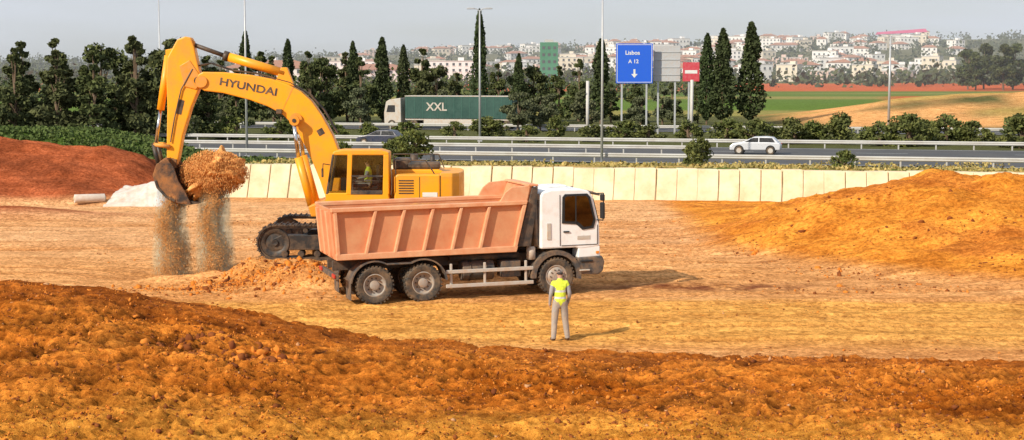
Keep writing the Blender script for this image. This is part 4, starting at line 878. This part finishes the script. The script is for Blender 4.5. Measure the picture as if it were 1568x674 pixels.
# ------------------------------------------------------------------ town
walls=[mat('render_white',(.82,.80,.77),.8,da=.1,ds=.2),mat('render_cream',(.70,.62,.50),.8,da=.15,ds=.2),mat('render_pink',(.62,.46,.40),.8,da=.15,ds=.2),mat('render_grey',(.58,.58,.58),.8,da=.15,ds=.2)]
M_tile=mat('roof_tile',(.40,.19,.12),.8,dirt=(.33,.20,.15),da=.6,ds=.5); M_win=mat('house_window',(.08,.09,.10),.3,da=0); M_flat=mat('flat_roof',(.5,.48,.46),.8,da=.2)
def house(w,d,h,fl,wm,roof,base=6):
    V=[];F=[];MI=[]
    def add(g,m_):
        n=len(V); V.extend(g[0]); F.extend([tuple(i+n for i in q) for q in g[1]]); MI.extend([m_]*len(g[1]))
    add(box_geo((0,0,(h-base)/2),(w,d,h+base)),0)
    nw=max(2,int(w/3)); 
    for k in range(fl):
        zz=(k+.55)*h/fl
        for i in range(nw):
            xx=-w/2+(i+.5)*w/nw; add(box_geo((xx,-d/2-.02,zz),(1.2,.1,1.3)),2)
            add(box_geo((xx,-d/2-.12,zz-.78),(1.6,.3,.1)),0)
        for i in range(max(1,int(d/4))): 
            yy=-d/2+(i+.5)*d/max(1,int(d/4)); add(box_geo((-w/2-.02,yy,zz),(.1,1.2,1.4)),2); add(box_geo((w/2+.02,yy,zz),(.1,1.2,1.4)),2)
    if roof:
        o=.5; rh=d*.2; hipx=w/2*.45
        v=[(-w/2-o,-d/2-o,h),(w/2+o,-d/2-o,h),(w/2+o,d/2+o,h),(-w/2-o,d/2+o,h),(-hipx,0,h+rh),(hipx,0,h+rh)]
        add((v,[(0,1,5,4),(1,2,5),(2,3,4,5),(3,0,4),(0,3,2,1)]),1); add(box_geo((w*.2,.3,h+rh),(.8,.8,1.4)),0)
    else:
        add(box_geo((0,0,h+.25),(w+.3,d+.3,.5)),3); add(box_geo((w*.2,0,h+1.2),(3,3,1.8)),0)
    me=bpy.data.meshes.new('house'); me.from_pydata(V,[],F); setmats(me,[wm,M_tile,M_win,M_flat]); me.polygons.foreach_set('material_index',MI); me.update(); return me
HS=[]
for i in range(14):
    HS.append(house(random.uniform(8,17),random.uniform(8,11),random.choice([5,6,6.5,8,9]),random.choice([2,2,3]),walls[[0,0,1,0,3,2,0,0,0,3,0,1,0,2][i]],i%2==0))
AP=[house(26,12,12,4,walls[0],False),house(20,12,14,5,walls[1],False),house(34,14,8,3,walls[0],True)]
for i in range(210):
    y_=random.uniform(820,1560); r_=random.triangular(-.12,.31,.10 if i%2 else .2); x_=r_*y_
    o=place('town_house',random.choice(HS),x_,y_,1); o.rotation_euler=(0,0,random.uniform(-.6,.6)); o.location.z=float(terr(x_,y_))-.5
for x_,y_,k in[(-60,700,2),(-75,740,0),(-28,720,0),(-95,760,2),(30,860,1),(70,960,0),(150,1100,0),(95,850,2),(-100,900,1),(-110,700,0),(210,1300,0)]:
    o=place('apartment_block',AP[k],x_,y_,.9); o.rotation_euler=(0,0,random.uniform(-.3,.3)); o.location.z=float(terr(x_,y_))-.5
o=place('warehouse',AP[2],-85,560,1); o.rotation_euler=(0,0,.1)
M_grt=mat('green_cladding',(.05,.22,.12),.6,dirt=(.10,.3,.2),da=.4,ds=.1)
GT=empty('green_tower_block',(15,640,0)); box('tower',(0,0,8.2),(7.2,7,21),M_grt,GT,.1); box('plant_room',(0,0,19.2),(3.5,3.5,1.2),M_flat,GT)
for k in range(6):
    for i in range(3): box('window',(-2.2+2.2*i,-3.52,2.5+2.8*k),(1.1,.1,1.2),M_win,GT,0)
zr=float(terr(370,1500)); RP=empty('red_roof_hall',(370,1500,zr)); box('hall_walls',(0,0,1.5),(40,14,8),walls[0],RP,0)
mesh_obj('hall_roof',[(-23,-8,5.4),(23,-8,7.6),(23,8,7.6),(-23,8,5.4),(-23,0,7.6),(23,0,11)],[(0,1,5,4),(2,3,4,5),(0,4,3),(1,2,5),(0,3,2,1)],mat('crimson_roof',(.60,.06,.18),.5,da=.1),RP)
mh,nt,out=new_mat('haze_air'); vs=N(nt,'ShaderNodeVolumeScatter'); vs.inputs['Density'].default_value=.00034; vs.inputs['Color'].default_value=(.94,.97,1,1); nt.links.new(vs.outputs[0],out.inputs['Volume'])
box('haze',(0,1100,70),(2600,1600,180),mh,None,0)

# ------------------------------------------------------------------ sky, sun, camera
SUN_EL=R(32); dirx,diry=.72,.69
w=bpy.data.worlds.new('World'); sc.world=w; w.use_nodes=True; nt=w.node_tree; nt.nodes.clear()
out=N(nt,'ShaderNodeOutputWorld'); bg=N(nt,'ShaderNodeBackground'); sky=N(nt,'ShaderNodeTexSky',sky_type='NISHITA'); sky.sun_disc=False; sky.sun_elevation=SUN_EL
az=math.atan2(-dirx,-diry); sky.sun_rotation=az%(2*math.pi); sky.air_density=1.0; sky.dust_density=1.0; sky.ozone_density=2.0
tc=N(nt,'ShaderNodeTexCoord'); mp=N(nt,'ShaderNodeMapping'); mp.inputs['Scale'].default_value=(1,1,9); nt.links.new(tc.outputs['Generated'],mp.inputs[0])
nz=N(nt,'ShaderNodeTexNoise'); nz.inputs['Scale'].default_value=2.2; nz.inputs['Detail'].default_value=6; nt.links.new(mp.outputs[0],nz.inputs['Vector'])
cl=mixc(nt,ramp(nt,nz.outputs['Fac'],.38,.62,.55,.97),sky.outputs[0],(6.9,7.6,8.7))
nt.links.new(cl,bg.inputs[0]); bg.inputs[1].default_value=.10; nt.links.new(bg.outputs[0],out.inputs[0])
sl=bpy.data.lights.new('sun','SUN'); sl.energy=5.0; sl.angle=R(.5); sl.color=(1,.91,.76)
so=link(bpy.data.objects.new('sun',sl)); d=Vector((dirx*math.cos(SUN_EL),diry*math.cos(SUN_EL),-math.sin(SUN_EL))); so.rotation_euler=d.to_track_quat('-Z','Y').to_euler()
cam=bpy.data.cameras.new('camera'); co=link(bpy.data.objects.new('camera',cam)); cam.lens=55.1; cam.sensor_width=36; cam.clip_end=9000; cam.clip_start=.5
co.location=(0,0,6.8); co.rotation_euler=(R(90-5.4),0,0); sc.camera=co
